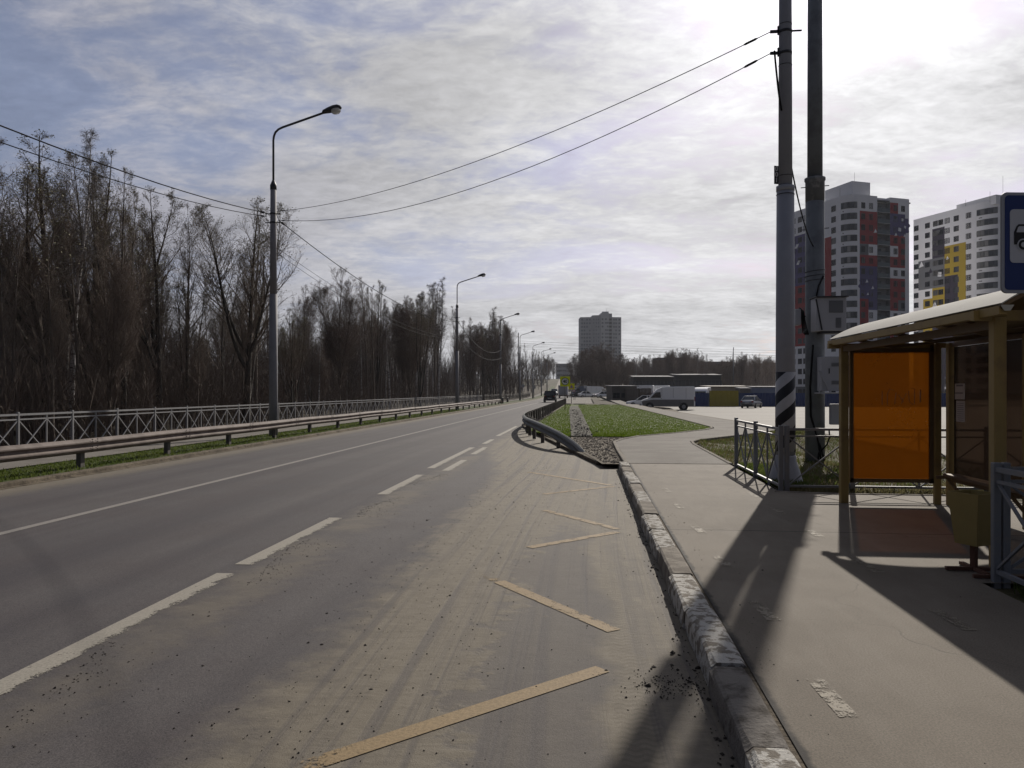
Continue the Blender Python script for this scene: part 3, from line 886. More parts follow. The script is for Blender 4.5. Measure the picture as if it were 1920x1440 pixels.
g = np.random.default_rng(5)
pts, sz = [], []
for _ in range(1500):                        # clods along the sand drift
    y_ = 2.6 + 22 * g.random() ** 1.5
    x_ = g.normal(-1.45, .50)
    if x_ < -3.2 or x_ > .6:
        continue
    pts.append((x_, y_, -.148)); sz.append(g.lognormal(-5.5, .45))
for _ in range(1500):                        # dirt swept against the lane line
    y_ = 3.0 + 13 * g.random()
    c0 = -3.20 + .12 * math.sin(y_ * 2.1)
    x_ = c0 + abs(g.normal(0, .10)) + (g.random() < .25) * g.random() * .5
    if math.sin(y_ * 1.7 + 1) > -.2:
        pts.append((x_, y_, -.148)); sz.append(g.lognormal(-5.5, .4))
for _ in range(260):
    pts.append((g.uniform(-3.3, .6), g.uniform(2.5, 16), -.148)); sz.append(g.lognormal(-5.3, .45))
for _ in range(420):                         # at the foot of the kerb
    y_ = 2.5 + 14 * g.random() ** 1.3
    pts.append((.70 - abs(g.normal(0, .13 if 4.2 < y_ < 5 else .06)), y_, -.147)); sz.append(g.lognormal(-5.1, .5))
for _ in range(260):                         # small spill below the kerb
    pts.append((g.normal(.50, .14), g.normal(4.62, .10), -.147)); sz.append(g.lognormal(-5.4, .45))
for _ in range(170):
    y_ = g.uniform(3, 16)
    pts.append((1.0 + abs(g.normal(0, .12)) if g.random() < .6 else g.uniform(1, 3.2), y_, .001)); sz.append(g.lognormal(-5.7, .5))
rocks('dirt_clods', pts, np.minimum(sz, .022), M['clod'], 2)

pts, sz = [], []
poly_rub = [(.40, 17.5), (.80, 17.6), (.80, 24.3), (1.6, 27.4), (.5, 27.2), (-.9, 27.0), (-.05, 21)]


def inside(x_, y_, poly):
    r_ = False
    for i in range(len(poly)):
        (x1, y1), (x2, y2) = poly[i], poly[i - 1]
        if (y1 > y_) != (y2 > y_) and x_ < (x2 - x1) * (y_ - y1) / (y2 - y1) + x1:
            r_ = not r_
    return r_


while len(pts) < 2200:
    x_, y_ = g.uniform(-1, 1.6), g.uniform(17.4, 27.6)
    if inside(x_, y_, poly_rub):
        pts.append((x_, y_, -.035)); sz.append(g.lognormal(-4.25, .55))
for _ in range(1500):
    y_ = g.uniform(26, 60)
    x_ = np.interp(y_, [21, 26.4, 33, 37, 60], [-.1, -1.1, -2.25, -2.9, -2.9]) + abs(g.normal(0, .35))
    pts.append((x_, y_, -.035)); sz.append(g.lognormal(-3.4, .4))
rocks('rubble', pts, np.minimum(sz, .08), M['stone'], 3, .6)
pts, sz = [], []
for _ in range(800):
    y_ = 27.5 + 40 * g.random() ** 1.6
    c0 = np.interp(y_, [27.5, 40, 62, 82], [-.16, -.43, -.92, -1.3])
    pts.append((c0 + g.normal(0, .25), y_, -.01)); sz.append(g.lognormal(-3.6, .4))
rocks('ditch_stones', pts, np.minimum(sz, .09), M['ditch_stone'], 4, .7)


def blades(name, pts, hts, m_, seed=1, wd=.008):
    g = np.random.default_rng(seed)
    pts = np.asarray(pts, float)
    n = len(pts)
    a = g.uniform(0, 6.28, n)
    h_ = np.asarray(hts)
    dr = np.stack([np.cos(a), np.sin(a), np.zeros(n)], 1)
    ln = g.uniform(0, 6.28, n)
    lean = np.stack([np.cos(ln), np.sin(ln), np.zeros(n)], 1) * (h_ * g.uniform(.1, .8, n))[:, None]
    w_ = (wd * g.uniform(.6, 1.5, n))[:, None]
    up = np.array([0, 0, 1.0])[None]
    V = np.stack([pts - dr * w_, pts + dr * w_, pts + lean * .45 + up * h_[:, None] * .62 + dr * w_ * .7, pts + lean + up * h_[:, None] * .92], 1)
    F = np.arange(n * 4).reshape(n, 4)
    o = put(name, mesh_np(name, V.reshape(-1, 3), F, m_))
    o['kind'] = 'stuff'
    return o


g = np.random.default_rng(8)
# lawn: short even grass, thickest near its front edge
pts = []
while len(pts) < 46000:
    y_ = 27.4 + 64 * g.random() ** 2.0
    x_ = g.uniform(-2.5, 5.5)
    if inside(x_ + g.normal(0, .10), y_ + g.normal(0, .25), lawn_poly) and not (np.interp(y_, [27.5, 40, 62, 82], [-.55, -.85, -1.4, -1.75]) < x_ < np.interp(y_, [27.5, 40, 62, 82], [.22, -.02, -.45, -.9])):
        pts.append((x_, y_, -.02))
blades('lawn_grass', pts, g.uniform(.02, .05, len(pts)), M['blade'], 1, .013)
pts = []
for _ in range(26000):
    y_ = 8 + 60 * g.random() ** 1.8
    pts.append((g.uniform(-12.25, -10.68), y_, -.09))
blades('verge_grass', pts, g.uniform(.03, .09, len(pts)), M['blade_verge'], 2, .010)
pts, dry = [], []
for _ in range(44000):
    y_ = 12.5 + 20 * g.random() ** 1.3
    lo = xl1(y_)
    x_ = lo + (8.6 - lo) * g.random() ** 1.2
    if lump(x_ * .9, y_ * .9) + g.normal(0, .45) < -.1 or (y_ < 14.2 and g.random() < .8):
        continue
    z_ = float(rough_z(np.array(x_), np.array(y_)))
    (pts if g.random() < .36 else dry).append((x_, y_, z_ - .01))
for _ in range(5000):
    pts.append((3.2 + abs(g.normal(0, .30)), g.uniform(13.2, 17.0), -.04))
for _ in range(3500):
    dry.append((g.uniform(3.2, 8.5), 12.5 + abs(g.normal(0, .5)), -.05))
for _ in range(5000):
    x_, y_ = 3.45 + 2.5 * g.random() ** 1.5, g.uniform(2, 6.6)
    pts.append((x_, y_, -.05))
blades('rough_grass', pts, g.uniform(.04, .15, len(pts)), M['blade_verge'], 3, .008)
blades('dry_grass', dry, g.uniform(.03, .14, len(dry)), M['blade_dry'], 4, .008)

# ================================================================== STREET FURNITURE
def B(mb, name, mats, parent):
    """build from world coordinates under an unrotated parent"""
    l_ = parent.location
    mb.v = [(a - l_.x, b - l_.y, c - l_.z) for a, b, c in mb.v]
    return mb.build(name, mats, parent)


def proj(p):
    q = Vector(p) - Vector((0, 0, EYE))
    D = -_s * q.x + _c * q.y
    return 960 + 1440 * (_c * q.x + _s * q.y) / D, 733 - 1440 * q.z / D, D


# ---- pedestrian fences with crossed bars
def fence_panel(a, b, mats, h=1.06, rail=.035, name='panel', parent=None, lift=0.0, half=False):
    a, b = Vector(a), Vector(b)
    up = Vector((0, 0, 1))
    mb = MB()
    zt, z2, zb = h * .945, h * .845, h * .11
    for z_, w_ in ((zt, rail * 1.15), (z2, rail * .8), (zb, rail)):
        mb.bar(a + up * z_, b + up * z_, w_)
    m_ = a.lerp(b, .5)
    spans = [(a, b)] if half else [(a, m_), (m_, b)]
    if not half:
        mb.bar(m_ + up * zb, m_ + up * (zt), rail * .8)
    nr = (b - a).normalized().cross(up) * .006
    for p, q in spans:
        mb.bar(p + up * zb + nr, q + up * z2 + nr, rail * .62)
        mb.bar(p + up * z2 - nr, q + up * zb - nr, rail * .62)
    return B(mb, name, mats, parent)


def fence(label, posts, mats, h=1.1, pw=.07, rail=.035, halves=(), group=None, name='fence', cap=False):
    root = thing(name, label, 'fence', posts[0], 0, group)
    for i, p in enumerate(posts):
        mb = MB()
        mb.box((p[0], p[1], p[2] + h / 2 - .1), (pw, pw, h + .2), bev=.006)
        B(mb, 'post', mats, root)
    for i in range(len(posts) - 1):
        fence_panel(posts[i], posts[i + 1], mats, h, rail, 'panel', root, half=i in halves)
    return root


fy = [(3.13, 12.80 + 1.86 * k, -.06) for k in range(3)]
fence('weathered grey fence with crossed bars on the pavement edge before the striped pole', [fy[0], fy[1], fy[2]][::-1], M['fence_grey'])
row = [(3.22 + dx_, 12.80 - .010 * dx_, -.06) for dx_ in (0, 1.02, 3.06, 5.1)]
fence('weathered grey fence with crossed bars running behind the orange shelter panel', [(3.225, 12.80, -.06)] + [(p[0], p[1], p[2]) for p in row[1:]], M['fence_grey'], halves=(0,))
fence('blue grey fence with crossed bars along the pavement edge in front of the yellow bin', [(3.415, 6.80, -.02), (3.44, 4.80, -.02), (3.46, 2.80, -.02), (3.48, .8, -.02)], M['fence_grey'], h=1.02, pw=.06)
fence('blue grey fence with crossed bars running right beside the yellow bin', [(3.49, 6.80, -.02), (5.5, 6.82, -.02), (7.5, 6.84, -.02)], M['fence_grey'], h=1.02, pw=.06)

# long pale fence in front of the wood
posts = [(-13.9, 5.6 + 2.0 * k, -.10) for k in range(49)]
fence('long pale grey fence with crossed bars between footway and bare wood', posts, M['fence_white'], h=1.18, pw=.06, rail=.042)
posts = [(-13.9 + float(bend(y_)), y_, -.10 + float(hill(0, y_))) for y_ in np.arange(104.0, 190, 2.5)]
fence('far dull fence beyond the end of the left guard rail', posts, M['rail_back'], h=1.2, pw=.06, rail=.042)

# ---- guard rails
def w_beam(side, zt=.58, s=1.0):
    pr = [(0, -.31), (.045, -.285), (.082, -.24), (.082, -.215), (.022, -.175), (.022, -.135), (.082, -.095), (.082, -.07), (.045, -.025), (0, 0)]
    out = [(o, zt + z_) for o, z_ in pr]
    back = [(o - .012, zt + z_) for o, z_ in pr[::-1]]
    return [(side * o, z_) for o, z_ in out + back]


root = thing('guard_rail', 'long weathered steel guard rail on dark posts along the left road edge', 'guard rail', (-11.0, 18.5, -.09))
n_rail = 0
for y0 in np.arange(-12, 97, 4.0):
    mb = MB()
    y1 = min(y0 + 4.1, 99.0)
    pts = [(-10.93, y_, -.02 + .008 * math.sin(y_ * .7)) for y_ in np.linspace(y0, y1, 4)]
    if y0 > 92:
        pts = [(-10.93, y0, 0), (-10.93, 97.0, -.02), (-10.93, 99, -.35)]
    off = .004 if n_rail % 2 else 0
    mb.sweep([(p[0] + off, p[1], p[2]) for p in pts], w_beam(1), 0, True)
    B(mb, 'rail_beam', M['rail'], root)
    mb = MB()
    for dz_ in (-.05, -.10, -.21, -.26):
        for dy_ in (-.09, .09):
            mb.tube([(-10.85, y1 - .05 + dy_, .58 + dz_), (-10.833, y1 - .05 + dy_, .58 + dz_)], .014, 6)
    B(mb, 'bolts', M['rail_post'], root)
    n_rail += 1
for y_ in np.arange(-6, 96, 3.5) + .85:
    mb = MB()
    mb.box((-11.05, y_, .18), (.11, .15, .66), bev=.008)
    mb.box((-10.965, y_, .44), (.07, .12, .16))
    B(mb, 'post', M['rail_post'], root)

root = thing('guard_rail', 'curved galvanised guard rail at the bus bay end, near end bent down', 'guard rail', (-2.2, 28, -.05))
cp = [(-.02, 20.7, -.68), (-.12, 21.0, -.57), (-.32, 21.6, -.43), (-.63, 22.4, -.28), (-1.0, 23.4, -.15), (-1.45, 24.9, -.05), (-1.9, 26.9, .0), (-2.25, 29, .0), (-2.55, 31.5, .0), (-2.74, 34, .0), (-2.82, 37, 0)]
sm_ = []
for i in range(len(cp) - 1):
    p0, p1, p2, p3 = (Vector(cp[max(i - 1, 0)]), Vector(cp[i]), Vector(cp[i + 1]), Vector(cp[min(i + 2, len(cp) - 1)]))
    for k in range(4):
        t_ = k / 4
        sm_.append(.5 * ((2 * p1) + (-p0 + p2) * t_ + (2 * p0 - 5 * p1 + 4 * p2 - p3) * t_ * t_ + (-p0 + 3 * p1 - 3 * p2 + p3) * t_ ** 3))
sm_.append(Vector(cp[-1]))
mb = MB().sweep(sm_, w_beam(-1, .60), 0, True, smooth=False)
B(mb, 'curved_rail_beam', M['rail_new'], root)
for y0 in np.arange(37, 100, 6.0):
    mb = MB().sweep([(-2.82, y0 - .05, .004 * (int(y0) % 2)), (-2.82, y0 + 3, 0), (-2.82, y0 + 6.05, 0)], w_beam(-1, .60), 0, True)
    B(mb, 'rail_beam', M['rail'], root)
for i, y_ in enumerate(list(np.arange(27.5, 45, 2.0)) + list(np.arange(45, 101, 2.5))):
    x_ = float(np.interp(y_, [q[1] for q in cp], [q[0] for q in cp])) + .10
    mb = MB()
    mb.box((x_ + .03, y_, .24), (.12, .16, .72), bev=.006)
    mb.box((x_ - .06, y_, .46), (.10, .10, .26))
    B(mb, 'post', M['rail_back'], root)
for (x_, y_) in ((-1.0, 23.5), (-1.62, 25.9)):
    mb = MB().box((x_ + .14, y_ + .05, .10), (.12, .14, .55), bev=.006)
    B(mb, 'post', M['rail_back'], root)


# ---- lamp posts along the left verge
def lamp_head_mesh():
    mb = MB()
    sec = [(0, .04, .04), (.05, .09, .09), (.25, .13, .135), (.45, .15, .165), (.62, .14, .15), (.72, .09, .09), (.75, .03, .03)]
    n = 12
    vs, fs = [], []
    for x_, wy, hz in sec:
        for k in range(n):
            a = 2 * math.pi * k / n
            vs.append((x_, math.cos(a) * wy, math.sin(a) * (hz if math.sin(a) > 0 else hz * .55)))
    for i in range(len(sec) - 1):
        for k in range(n):
            fs.append((i * n + k, i * n + (k + 1) % n, (i + 1) * n + (k + 1) % n, (i + 1) * n + k))
    mb.add(vs, fs, 0, True)
    return mb


m_, t = newmat('clear_lamp_cover')
gl = t.n('ShaderNodeBsdfGlossy', {'Roughness': 0.1, 'Color': (0.8, 0.8, 0.8)})
tl = t.n('ShaderNodeBsdfTranslucent', {'Color': (0.75, 0.75, 0.76)})
t.n('ShaderNodeOutputMaterial', {'Surface': t.n('ShaderNodeMixShader', {0: 0.75, 1: gl.outputs[0], 2: tl.outputs[0]}).outputs[0]})
M['lamp_cover'] = m_


def lamp_post(loc, label, rz=0.0):
    r_ = thing('street_lamp', label, 'street lamp', loc, rz, 'lamp posts along the left road edge')
    MB().tube([(0, 0, -.4), (0, 0, 2.5), (0, 0, 5.3)], [.165, .155, .145], 14).build('lower_shaft', M['lamp_dark'], r_)
    MB().tube([(0, 0, 5.301), (0, 0, 9.35)], [.128, .108], 14).build('upper_shaft', M['lamp_concrete'], r_)
    MB().lathe([(.118, 9.20), (.122, 9.38), (.09, 9.45), (.045, 9.56)], n=12).build('collar', M['dark_steel'], r_)
    mb = MB()
    pts = [(0, 0, 9.5), (0, 0, 11.05), (.02, 0, 11.2), (.08, 0, 11.35), (.20, 0, 11.46), (.36, 0, 11.53), (1.95, 0, 12.02)]
    mb.tube(pts, .042, 8)
    mb.build('arm', M['dark_steel'], r_)
    h_ = lamp_head_mesh().build('lamp_head', M['dark_steel'], r_, (1.88, 0, 12.02))
    h_.rotation_euler = (0, R(-13), 0)
    mb = MB()
    mb.lathe([(.04, -.165), (.13, -.155), (.175, -.11), (.185, -.03)], n=12)
    c_ = mb.build('lamp_cover', M['lamp_cover'], h_, (.52, 0, 0))
    mb = MB()
    for z_ in (8.31, 7.98):
        mb.lathe([(.124, z_ - .03), (.126, z_ + .03)], n=14)
        mb.bar((-.30, 0, z_), (.28, 0, z_), .035)
        mb.bar((.20, -.16, z_), (.20, .16, z_), .03)
    mb.build('cable_clamp', M['dark_steel'], r_)
    return r_


LAMP_Y = [-10.0, 27.7, 68.6, 103.8, 134.5, 166.8, 198.6, 232.0]
LAMP_LBL = ['grey lamp post behind the guard rail at the very start of the road', 'nearest tall grey lamp post behind the left guard rail', 'second tall lamp post from the left, among the white trunked birches',
            'third lamp post along the road, at the end of the left guard rail', 'fourth lamp post along the road, beside a round sign seen from behind', 'fifth lamp post along the road, beside a square sign seen from behind',
            'sixth lamp post along the road, left of the black car', 'farthest lamp post, where the road starts to climb']
lamp_pos = []
for y_, lb in zip(LAMP_Y, LAMP_LBL):
    q = Vector((-11.65 + float(bend(y_)), y_, -.09 + float(hill(0, y_))))
    lamp_pos.append(q)
    lamp_post(q, lb)

# ---- the two big poles on the right
p1 = P(1472.5, 13.55, -.06)
POLE1 = thing('striped_pole', 'tall grey steel lamp pole with black and white stripes and a bell shaped foot', 'pole', p1)
KP = .93
MB().lathe([(.30, -.15), (.30, .05), (.29, .10), (.24, .27), (.195, .40), (.182, .44), (.182, .51), (.17, .53)], n=28).build('bell_foot', M['pole_low'], POLE1)
MB().tube([(0, 0, .5), (0, 0, 3.0), (0, 0, 5.27)], [.168, .160, .148], 24).build('lower_shaft', M['pole_low'], POLE1)
mb = MB()
n = 40
for i, (r_, z_) in enumerate(((.1905, .56), (.1895, 1.3), (.1875, 2.05))):
    pass
mb.tube([(0, 0, .60), (0, 0, 1.3), (0, 0, 1.99)], [.1725, .1705, .1675], 40, 0, True)
mb.build('striped_band', M['stripes'], POLE1)
MB().lathe([(.155, 5.18), (.155, 5.27), (.122, 5.28)], n=24).build('collar', M['pole_low'], POLE1)
MB().tube([(0, 0, 5.26), (0, 0, 11.2)], [.119, .100], 20).build('upper_shaft', M['concrete_pole'], POLE1)
MB().tube([(0, 0, 11.1), (0, 0, 12.0), (-.15, 0, 12.75), (-.5, 0, 12.95), (-2.2, 0, 13.4)], .045, 8).build('arm', M['dark_steel'], POLE1)
h_ = lamp_head_mesh().build('lamp_head', M['dark_steel'], POLE1, (-2.15, 0, 13.4), math.pi)
mb = MB()
for z_ in (7.99, 7.61):
    mb.lathe([(.114, z_ - .025), (.116, z_ + .025)], n=20)
    mb.bar((-.27, -.04, z_), (.02, -.04, z_), .03, .05)
    mb.bar((-.13, -.04, z_ - .06), (-.13, -.04, z_ + .09), .03)
mb.bar((.05, -.04, 7.99), (.27, -.04, 7.99), .025)
mb.build('cable_clamp', M['dark_steel'], POLE1)
for z_, r_ in ((8.12, .114), (7.4, .116), (5.45, .121), (5.12, .156)):
    MB().lathe([(r_, z_ - .006), (r_, z_ + .006)], n=20).build('strap_band', M['dark_steel'], POLE1)
pl_ = thing('number_plate', 'narrow black plate with white figures strapped to the striped pole', 'number plate', p1 + Vector((-.175, -.09, 5.30)), R(YAW + 12))
MB().box((0, 0, .15), (.085, .008, .32)).build('plate', M['black_paint'], pl_)
for i, ch in enumerate('001'):
    me = text_poly(ch, .115)
    me.materials.append(M['white_paint'])
    o = put('figure', me, pl_, (0, -.006, .255 - .1 * i))
    o.rotation_euler = (R(90), 0, 0)

p2 = P(1528, 18.5, -.30)
POLE2 = thing('equipment_pole', 'tall dark weathered pole carrying grey cabinets behind the bus shelter', 'pole', p2)
MB().tube([(0, 0, -.2), (0, 0, 3.0), (0, 0, 6.97)], [.225, .222, .217], 24).build('lower_shaft', M['old_pole'], POLE2)
MB().lathe([(.219, 6.45), (.220, 6.94), (.240, 6.96), (.240, 7.02), (.18, 7.04)], n=24).build('collar', M['pole_flake'], POLE2)
MB().tube([(0, 0, 7.0), (0, 0, 12.3)], [.176, .165], 20).build('upper_shaft', M['old_pole'], POLE2)
mb = MB()
for z_ in (6.80, 5.78):
    mb.bar((-.33, 0, z_), (.33, 0, z_ + .04), .018)
for z_ in (4.78, 4.67, 4.56):
    mb.tube([(.229 * math.cos(a), .229 * math.sin(a), z_ + .025 * math.cos(a)) for a in np.linspace(0, 6.283, 17)], .008, 5)
mb.build('strap_band', M['alu_cable'], POLE2)
mb = MB()
mb.tube([(.14, -.20, 4.64), (.02, -.232, 4.4), (-.06, -.232, 4.0), (-.09, -.23, 3.7)], .02, 6)
mb.tube([(-.10, -.20, 3.0), (-.16, -.17, 2.0), (-.15, -.19, 1.3), (.0, -.25, .72), (.12, -.22, .02)], .022, 6)
mb.tube([(.26, -.22, 1.0), (.27, -.24, .8), (.20, -.25, .62), (.02, -.24, .42), (-.02, -.23, .0)], .018, 6)
mb.tube([(.03, -.235, .66), (.14, -.235, .30), (.2, -.22, .02)], .02, 6)
mb.build('hanging_cable', M['cable'], POLE2)


def cabinet(name, label, loc, sx, sy, sz, rz, style):
    r_ = thing(name, label, 'cabinet', loc, rz)
    MB().box((0, 0, sz / 2), (sx, sy, sz), bev=.012).build('housing', M['grey_box'], r_)
    f = -sy / 2 - .006
    if style == 'upper':
        MB().box((0, -.02, sz + .012), (sx + .06, sy + .09, .022)).build('lid', M['dark_steel'], r_)
        MB().box((.10, f, sz * .72), (sx * .46, .012, sz * .36)).build('grille', M['grille'], r_)
        mb = MB()
        for i in range(5):
            mb.box((.155 + (i - 2) * .026, f, sz * .24), (.014, .014, sz * .30))
        mb.build('louvre', M['grille'], r_)
        mb = MB()
        mb.bar((-sx / 2 - .01, -sy / 2, sz * .95), (-sx / 2 + .12, -sy / 2 - .012, .02), .03)
        mb.box((.1, 0, -.03), (sx * .9, sy * .8, .05))
        mb.build('bracket', M['dark_steel'], r_)
    elif style == 'lower':
        mb = MB()
        for z0 in (.72, .20):
            for i in range(5):
                mb.box((.06, f, sz * z0 + i * .018), (sx * .56, .012, .010))
        mb.build('louvre', M['grille'], r_)
        MB().box((-sx * .27, f, sz * .58), (.022, .02, .12)).build('door_handle', M['black_paint'], r_)
        mb = MB()
        mb.box((.02, -.02, -.05), (sx + .14, sy + .1, .03))
        mb.bar((-sx / 2 - .06, -sy / 2 - .04, -.05), (-sx / 2 - .06, -sy / 2 - .04, .46), .03)
        mb.bar((-sx / 2 - .06, -sy / 2 - .04, .46), (-sx / 2 + .18, -sy / 2 - .04, -.04), .03)
        mb.build('bracket', M['grey_box'], r_)
    else:
        MB().box((0, f, sz * .5), (sx * .86, .008, sz * .93)).build('door', M['grey_box'], r_)
    return r_


b2 = p2.copy()
K2 = 18.5 / 16.9
cabinet('equipment_cabinet', 'upper grey cabinet with mesh grille and dark lid on the weathered pole', b2 + Vector((.18, -.44, ZH(622, 18.1) - p2.z)), .68, .44, .78, R(1), 'upper')
cabinet('equipment_cabinet', 'lower grey cabinet with louvres on a bracket behind the shelter corner post', b2 + Vector((.33, -.46, ZH(733, 18.1) - p2.z)), .72, .42, .80, R(-2), 'lower')
cabinet('equipment_cabinet', 'small flat grey box low on the weathered pole beside the orange panel', b2 + Vector((.36, -.32, ZH(796, 18.2) - p2.z)), .22, .15, .49, R(2), 'small')
cabinet('equipment_cabinet', 'small grey box with hanging wires between the two tall poles', b2 + Vector((-.46, -.10, ZH(609, 18.3) - p2.z)), .14, .2, .38, R(10), 'small')
mb = MB()
for k in range(5):
    mb.tube([(-.40 + k * .025, -.15, 3.9 - .02 * k), (-.36 + k * .02, -.17, 3.6), (-.33 + k * .022, -.16, 3.3 + .03 * k), (-.26 + k * .02, -.12, 3.25)], .011, 5)
mb.bar((-.46, 0, 3.7), (0, 0, 3.7), .03)
mb.build('box_cable', M['cable'], POLE2)


# ---- overhead cables
def wire(name, label, A, Bp, rad, fit=None, sag=.6, m_=None, group=None, n=26, tails=True):
    A, Bp = Vector(A), Vector(Bp)
    if fit:
        best = min(((abs(proj(A.lerp(Bp, i / 400))[0] - fit[0]) if proj(A.lerp(Bp, i / 400))[2] > .5 else 9e9), i) for i in range(1, 400))[1] / 400
        q = A.lerp(Bp, best)
        D = proj(q)[2]
        sag = (q.z - ZH(fit[1], D)) / (4 * best * (1 - best))
    pts = [A.lerp(Bp, i / n) - Vector((0, 0, 4 * sag * (i / n) * (1 - i / n))) for i in range(n + 1)]
    mb = MB().tube(pts, rad, 6)
    if tails:
        for e, f in ((0, 1), (n, n - 1)):
            d_ = (pts[f] - pts[e]).normalized()
            mb.tube([pts[e] + d_ * .25, pts[e] + d_ * .3, pts[e] + d_ * .5, pts[e] + d_ * .55], [rad, rad * 2.6, rad * 2.6, rad], 6)
    return tag(mb.build(name, m_ or M['cable']), label, 'cable', group)


L0, L1, L2, L3 = lamp_pos[:4]
at = lambda q, z_, dx_=0.0: Vector((q.x + dx_, q.y, z_))
a1 = p1 + Vector((-.26, -.04, 0))
wire('overhead_cable', 'upper black cable sagging across the sky from striped pole to nearest lamp post', at(a1, 7.93), at(L1, 8.31, .2), .0085, (960, 277))
wire('overhead_cable', 'lower black cable sagging across the sky from striped pole to nearest lamp post', at(a1, 7.55), at(L1, 7.98, .2), .0085, (960, 326))
wire('overhead_cable', 'upper twisted cable running from nearest lamp post out over the left edge', at(L1, 8.25, -.25), at(L0, 8.3, -.25), .017, (4, 236))
wire('overhead_cable', 'second cable running from nearest lamp post out over the left edge', at(L1, 8.12, -.25), at(L0, 8.1, -.25), .013, (4, 267))
wire('overhead_cable', 'thin lower cable in front of the tree crowns left of the nearest lamp post', at(L1, 6.95, -.13), at(L0, 7.0, -.13), .005, (70, 345), m_=M['alu_cable'])
wire('overhead_cable', 'black cable falling from nearest lamp post towards the second lamp post', at(L1, 7.98, .2), at(L2, 7.85, .12), .016, (710, 548))
wire('overhead_cable', 'thin pale cable below the black one between first and second lamp posts', at(L1, 6.95, .13), at(L2, 6.55, .12), .008, (710, 586), m_=M['alu_cable'])
wire('overhead_cable', 'lowest thin pale cable between first and second lamp posts', at(L1, 6.75, .13), at(L2, 6.45, .12), .008, (710, 594), m_=M['alu_cable'])
wire('overhead_cable', 'upper sagging cable between second and third lamp posts', at(L2, 7.85, .1), at(L3, 7.2, .1), .02, (920, 661), m_=M['alu_cable'])
wire('overhead_cable', 'lower sagging cable between second and third lamp posts', at(L2, 6.5, .1), at(L3, 6.1, .1), .02, (920, 675), m_=M['alu_cable'])
for i in range(3, len(lamp_pos) - 1):
    for z_, nm in ((7.1, 'upper'), (6.0, 'lower')):
        za, zb = z_ + lamp_pos[i].z + .09, z_ + lamp_pos[i + 1].z + .09
        wire('overhead_cable', f'{nm} cable hanging between the {("third", "fourth", "fifth", "sixth", "seventh")[i - 3]} lamp post and the next one beyond', at(lamp_pos[i], za, .12), at(lamp_pos[i + 1], zb, .12), .024, sag=1.5, m_=M['alu_cable'], tails=False)
wire('pole_cable', 'short black cable drooping from striped pole clamp along its left side', at(p1 + Vector((-.22, -.14, 0)), 7.55), at(p1 + Vector((-.10, -.14, 0)), 6.5), .017, sag=.1, tails=False, n=8)
wire('pole_cable', 'slack black cable hanging from striped pole to the weathered pole', at(p1 + Vector((.10, .08, 0)), 5.7), at(p2 + Vector((-.10, -.21, 0)), 5.05), .015, sag=.22, tails=False)
mast = P(1375, 232, 0)
mast.z = float(gz(mast.x, mast.y))
o = thing('line_mast', 'thin dark mast rising above the treeline right of the tower block', 'mast', mast)
MB().tube([(0, 0, -.5), (0, 0, 14.4 - mast.z)], [.16, .10], 8).build('shaft', M['old_pole'], o)
MB().bar((-.1, 0, 12.6 - mast.z), (.1, 0, 14.8 - mast.z), .16).build('antenna', M['dark_steel'], o)
for e, px_ in ((0, 972), (1, 1471)):
    q = P(px_, 236, 0)
    q.z = float(gz(q.x, q.y))
    o = thing('power_line_pole', ('grey power line pole among the trees left of the tower block', 'grey power line pole behind the striped pole')[e], 'pole', q)
    MB().tube([(0, 0, -.5), (0, 0, 18.5)], [.22, .14], 8).build('shaft', M['old_pole'], o)
    MB().box((0, 0, 17.2), (.16, 3.4, .18)).build('cross_arm', M['old_pole'], o)
for i, (z0, z1, dy_) in enumerate(((16.9, 13.9, -1.5), (16.3, 13.2, 0), (15.7, 12.6, 1.5), (15.2, 12.3, -.8), (14.6, 11.9, .9))):
    a, b = P(972, 236, z0), P(1471, 236, z1)
    a.y += dy_; b.y += dy_
    wire('power_line', ('topmost', 'second', 'third', 'fourth', 'lowest')[i] + ' thin power line crossing the sky in front of the tower block', a, b, .022, sag=.35, tails=False, group='power lines in front of the tower block', n=10)

# ---- bus shelter
SH = thing('bus_shelter', 'ochre steel bus shelter with arched white roof and orange end panel', 'bus shelter', (4.3, 9.2, 0))
YF, YN, YM = 11.42, 7.28, 9.4
XF, XB = 3.67, 5.0
for y_ in (YF, YN):
    mb = MB().box((XF, y_, 1.12), (.108, .108, 2.3), bev=.01)
    B(mb, 'post', M['ochre'], SH)
for y_ in (YF - .12, YM, YN):
    mb = MB().box((5.08, y_, 1.12), (.10, .10, 2.3), bev=.008)
    B(mb, 'post', M['ochre'], SH)
mb = MB().box((4.93, YF - .04, 1.12), (.09, .07, 2.3), bev=.008)
B(mb, 'post', M['ochre'], SH)
# end panel
mb = MB()
y_ = YF - .01
for x_ in (XF + .10, 4.86):
    mb.box((x_, y_, 1.27), (.05, .05, 1.96))
for z_ in (.325, 2.18):
    mb.box(((XF + 4.90) / 2 + .03, y_, z_), (1.14, .05, .055))
B(mb, 'panel_frame', M['ochre_dark'], SH)
mb = MB().box(((XF + 4.90) / 2 + .03, y_ + .002, 1.25), (1.07, .012, 1.82))
op = B(mb, 'orange_panel', M['orange_sheet'], SH)
mb = MB()
rg = random.Random(4)
gx, gy0 = 4.19, y_ - .012
for st in ([(0, -.10), (.0, .10)], [(.07, -.10), (.07, .06), (.11, .13), (.17, .10)], [(.17, -.09), (.19, .08)], [(.22, .05), (.29, -.06)], [(.33, .07), (.26, -.08)], [(.36, .10), (.37, -.05), (.42, -.10)], [(.44, .13), (.44, -.09)], [(.40, .13), (.43, .14)]):
    mb.tube([(gx + a, gy0, 1.50 + b) for a, b in st], .004, 4)
mb.tube([(gx + .52, gy0, 1.44), (gx + .52, gy0, 1.62)], .007, 4)
